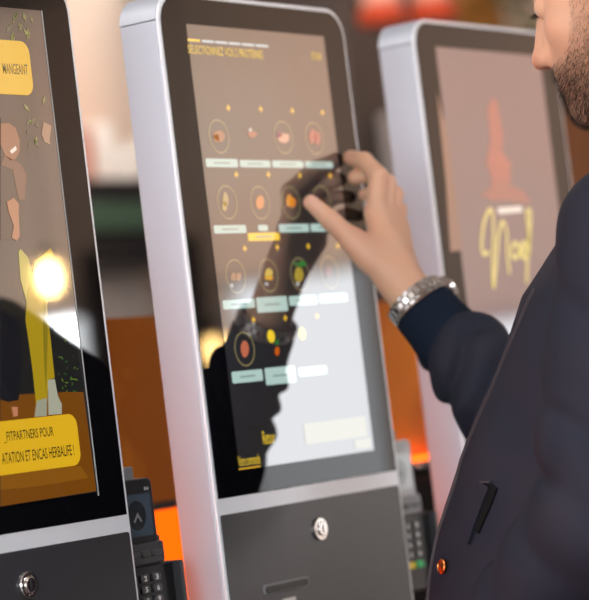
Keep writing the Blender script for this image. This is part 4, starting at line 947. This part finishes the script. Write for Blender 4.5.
strip('front_placket', plk, .030, .0022, M['jacket'], jk)
strip('placket_piping', [(-.191, -.408, 1.342), (-.1945, -.380, 1.298), (-.1938, -.3526, 1.2519), (-.1887, -.3277, 1.2152), (-.1870, -.3050, 1.1872), (-.1930, -.2830, 1.1350), (-.1994, -.2643, 1.0846), (-.2031, -.2573, 1.0509)], .0011, .0012, M['piping'], jk)
strip('pocket_welt', [(-.2290, -.3555, 1.1630), (-.2285, -.3410, 1.1370), (-.2275, -.3270, 1.1100)], .013, .0028, M['jacket'], jk)
strip('pocket_opening', [(-.2315, -.3650, 1.1610), (-.2330, -.3560, 1.1450), (-.2320, -.3400, 1.1200)], .010, .0008, M['matt_black'], jk)
strip('pocket_edge', [(-.2275, -.3500, 1.1655), (-.2320, -.3630, 1.1650)], .0016, .0034, M['piping'], jk)
p, nr = surf((-.2187, -.2910, 1.0879), .0025)
bm_ = MB().lathe([(.0075, 0), (.0075, .0018), (.006, .003), (.0052, .0022), (.001, .0026)], (0, 0, 0), 'z', 28)
sb = bm_.obj('snap_button', M['copper']); sb.parent = jk
sb.data.transform(Matrix.Translation(p) @ nr.to_track_quat('Z', 'Y').to_matrix().to_4x4())
# collar
cm = MB(); N_ = 40; v = []; f = []
for j, (rr, zz) in enumerate(((.078, 1.485), (.080, 1.515), (.078, 1.540), (.073, 1.545), (.070, 1.53), (.070, 1.50))):
    for i in range(N_):
        a = 2 * PI * i / N_; fr = math.sin(a)
        v.append((-.055 + rr * math.cos(a), -.519 + rr * math.sin(a) - (zz - 1.5) * .15, zz - .022 * max(0, fr) ** 2))
for j in range(5):
    for i in range(N_): k = (i + 1) % N_; f.append((j * N_ + i, j * N_ + k, (j + 1) * N_ + k, (j + 1) * N_ + i))
cl = mesh_obj('collar', v, f, M['cuff'], None, True); cl.parent = jk
# left cuff
# trousers and shoes
def trousers(G):
    F = slices(G, [(.80, -.055, -.388, .18, .13), (.90, -.055, -.388, .178, .128), (.97, -.055, -.388, .172, .122)])
    for s in (-1, 1):
        F = smin(F, cone(G, (-.055 + s * .085, -.388, .86), (-.055 + s * .105, -.368, .50), .098, .070), .03)
        F = smin(F, cone(G, (-.055 + s * .105, -.368, .50), (-.055 + s * .11, -.415, .09), .070, .056), .012)
    F = np.maximum(F, .07 - G[2])
    return (F + .0015 * wob(G, 30, 30, 40)).astype(np.float32)
lo = (-.345, -.57, .06); hi = (.235, -.22, .985); G = grid(lo, hi, .006); V, Fc = nets(trousers(G), lo, .006)
o = link('trousers', np_mesh('trousers', V, Fc), M['trousers']); world_child(o, man)
for s in (-1, 1):
    def shoe(G):
        F = cone(G, (-.055 + s * .11, -.443, .045), (-.055 + s * .127, -.262, .036), .043, .040)
        F = smin(F, cone(G, (-.055 + s * .11, -.428, .05), (-.055 + s * .11, -.423, .10), .044, .046), .02)
        return np.maximum(F, .001 - G[2]).astype(np.float32)
    lo = (-.055 + s * .12 - .075, -.53, -.004); hi = (-.055 + s * .12 + .075, -.19, .16); G = grid(lo, hi, .004); V, Fc = nets(shoe(G), lo, .004)
    o = link('shoe', np_mesh('shoe', V, Fc), M['shoe']); world_child(o, man)
# steel watch bracelet on the right wrist
wc = Vector(WR + (EL - WR) * .115); axis = (Vector(EL) - Vector(WR)).normalized()
wt = bpy.data.objects.new('wristwatch', None); COL.objects.link(wt); world_child(wt, man); wt.location = wc
axis = (axis + Vector((-.04, .0, .04))).normalized()
ss = axis.cross(Vector((0, 0, 1))).normalized(); tt = axis.cross(ss)
def link_box(a, w0, w1, th, la):
    """one bracelet link at angle a; w0..w1 along the arm"""
    rx, ry = .0355, .0335
    c = ss * math.cos(a) * rx + tt * math.sin(a) * ry; nr = (ss * math.cos(a) / rx + tt * math.sin(a) / ry).normalized(); tg = axis.cross(nr)
    v = [c + axis * x + tg * y + nr * z for x in (w0, w1) for y in (-la, la) for z in (-th, th)]
    return v, [(0, 1, 3, 2), (4, 6, 7, 5), (0, 4, 5, 1), (2, 3, 7, 6), (0, 2, 6, 4), (1, 5, 7, 3)]
for nm, w0, w1, mt, th in (('outer_links', -.0085, -.0040, M['steel'], .0016), ('centre_links', -.0036, .0036, M['chrome'], .0020), ('outer_links', .0040, .0085, M['steel'], .0016)):
    mb = MB()
    for i in range(26):
        a = 2 * PI * (i + (.5 if nm[0] == 'c' else 0)) / 26; mb.add(*link_box(a, w0, w1, th, .0034))
    o = mb.obj(nm, mt, None, bevel=.0006); o.parent = wt
# case on the back of the wrist
bdir = Vector((.85, -.1, .5)); bdir = (bdir - axis * bdir.dot(axis)).normalized()
cs = MB().lathe([(.0185, -.003), (.0195, 0), (.0195, .006), (.0175, .0085)], (0, 0, 0), 'z', 40).obj('case', M['steel']); cs.parent = wt
cs.data.transform(Matrix.Translation(bdir * .036 + axis * .004) @ bdir.to_track_quat('Z', 'Y').to_matrix().to_4x4())
dl = MB().lathe([(.0165, 0), (.0165, .001)], (0, 0, .0083), 'z', 40).obj('dial', M['black']); dl.parent = wt
dl.data.transform(Matrix.Translation(bdir * .036 + axis * .004) @ bdir.to_track_quat('Z', 'Y').to_matrix().to_4x4())
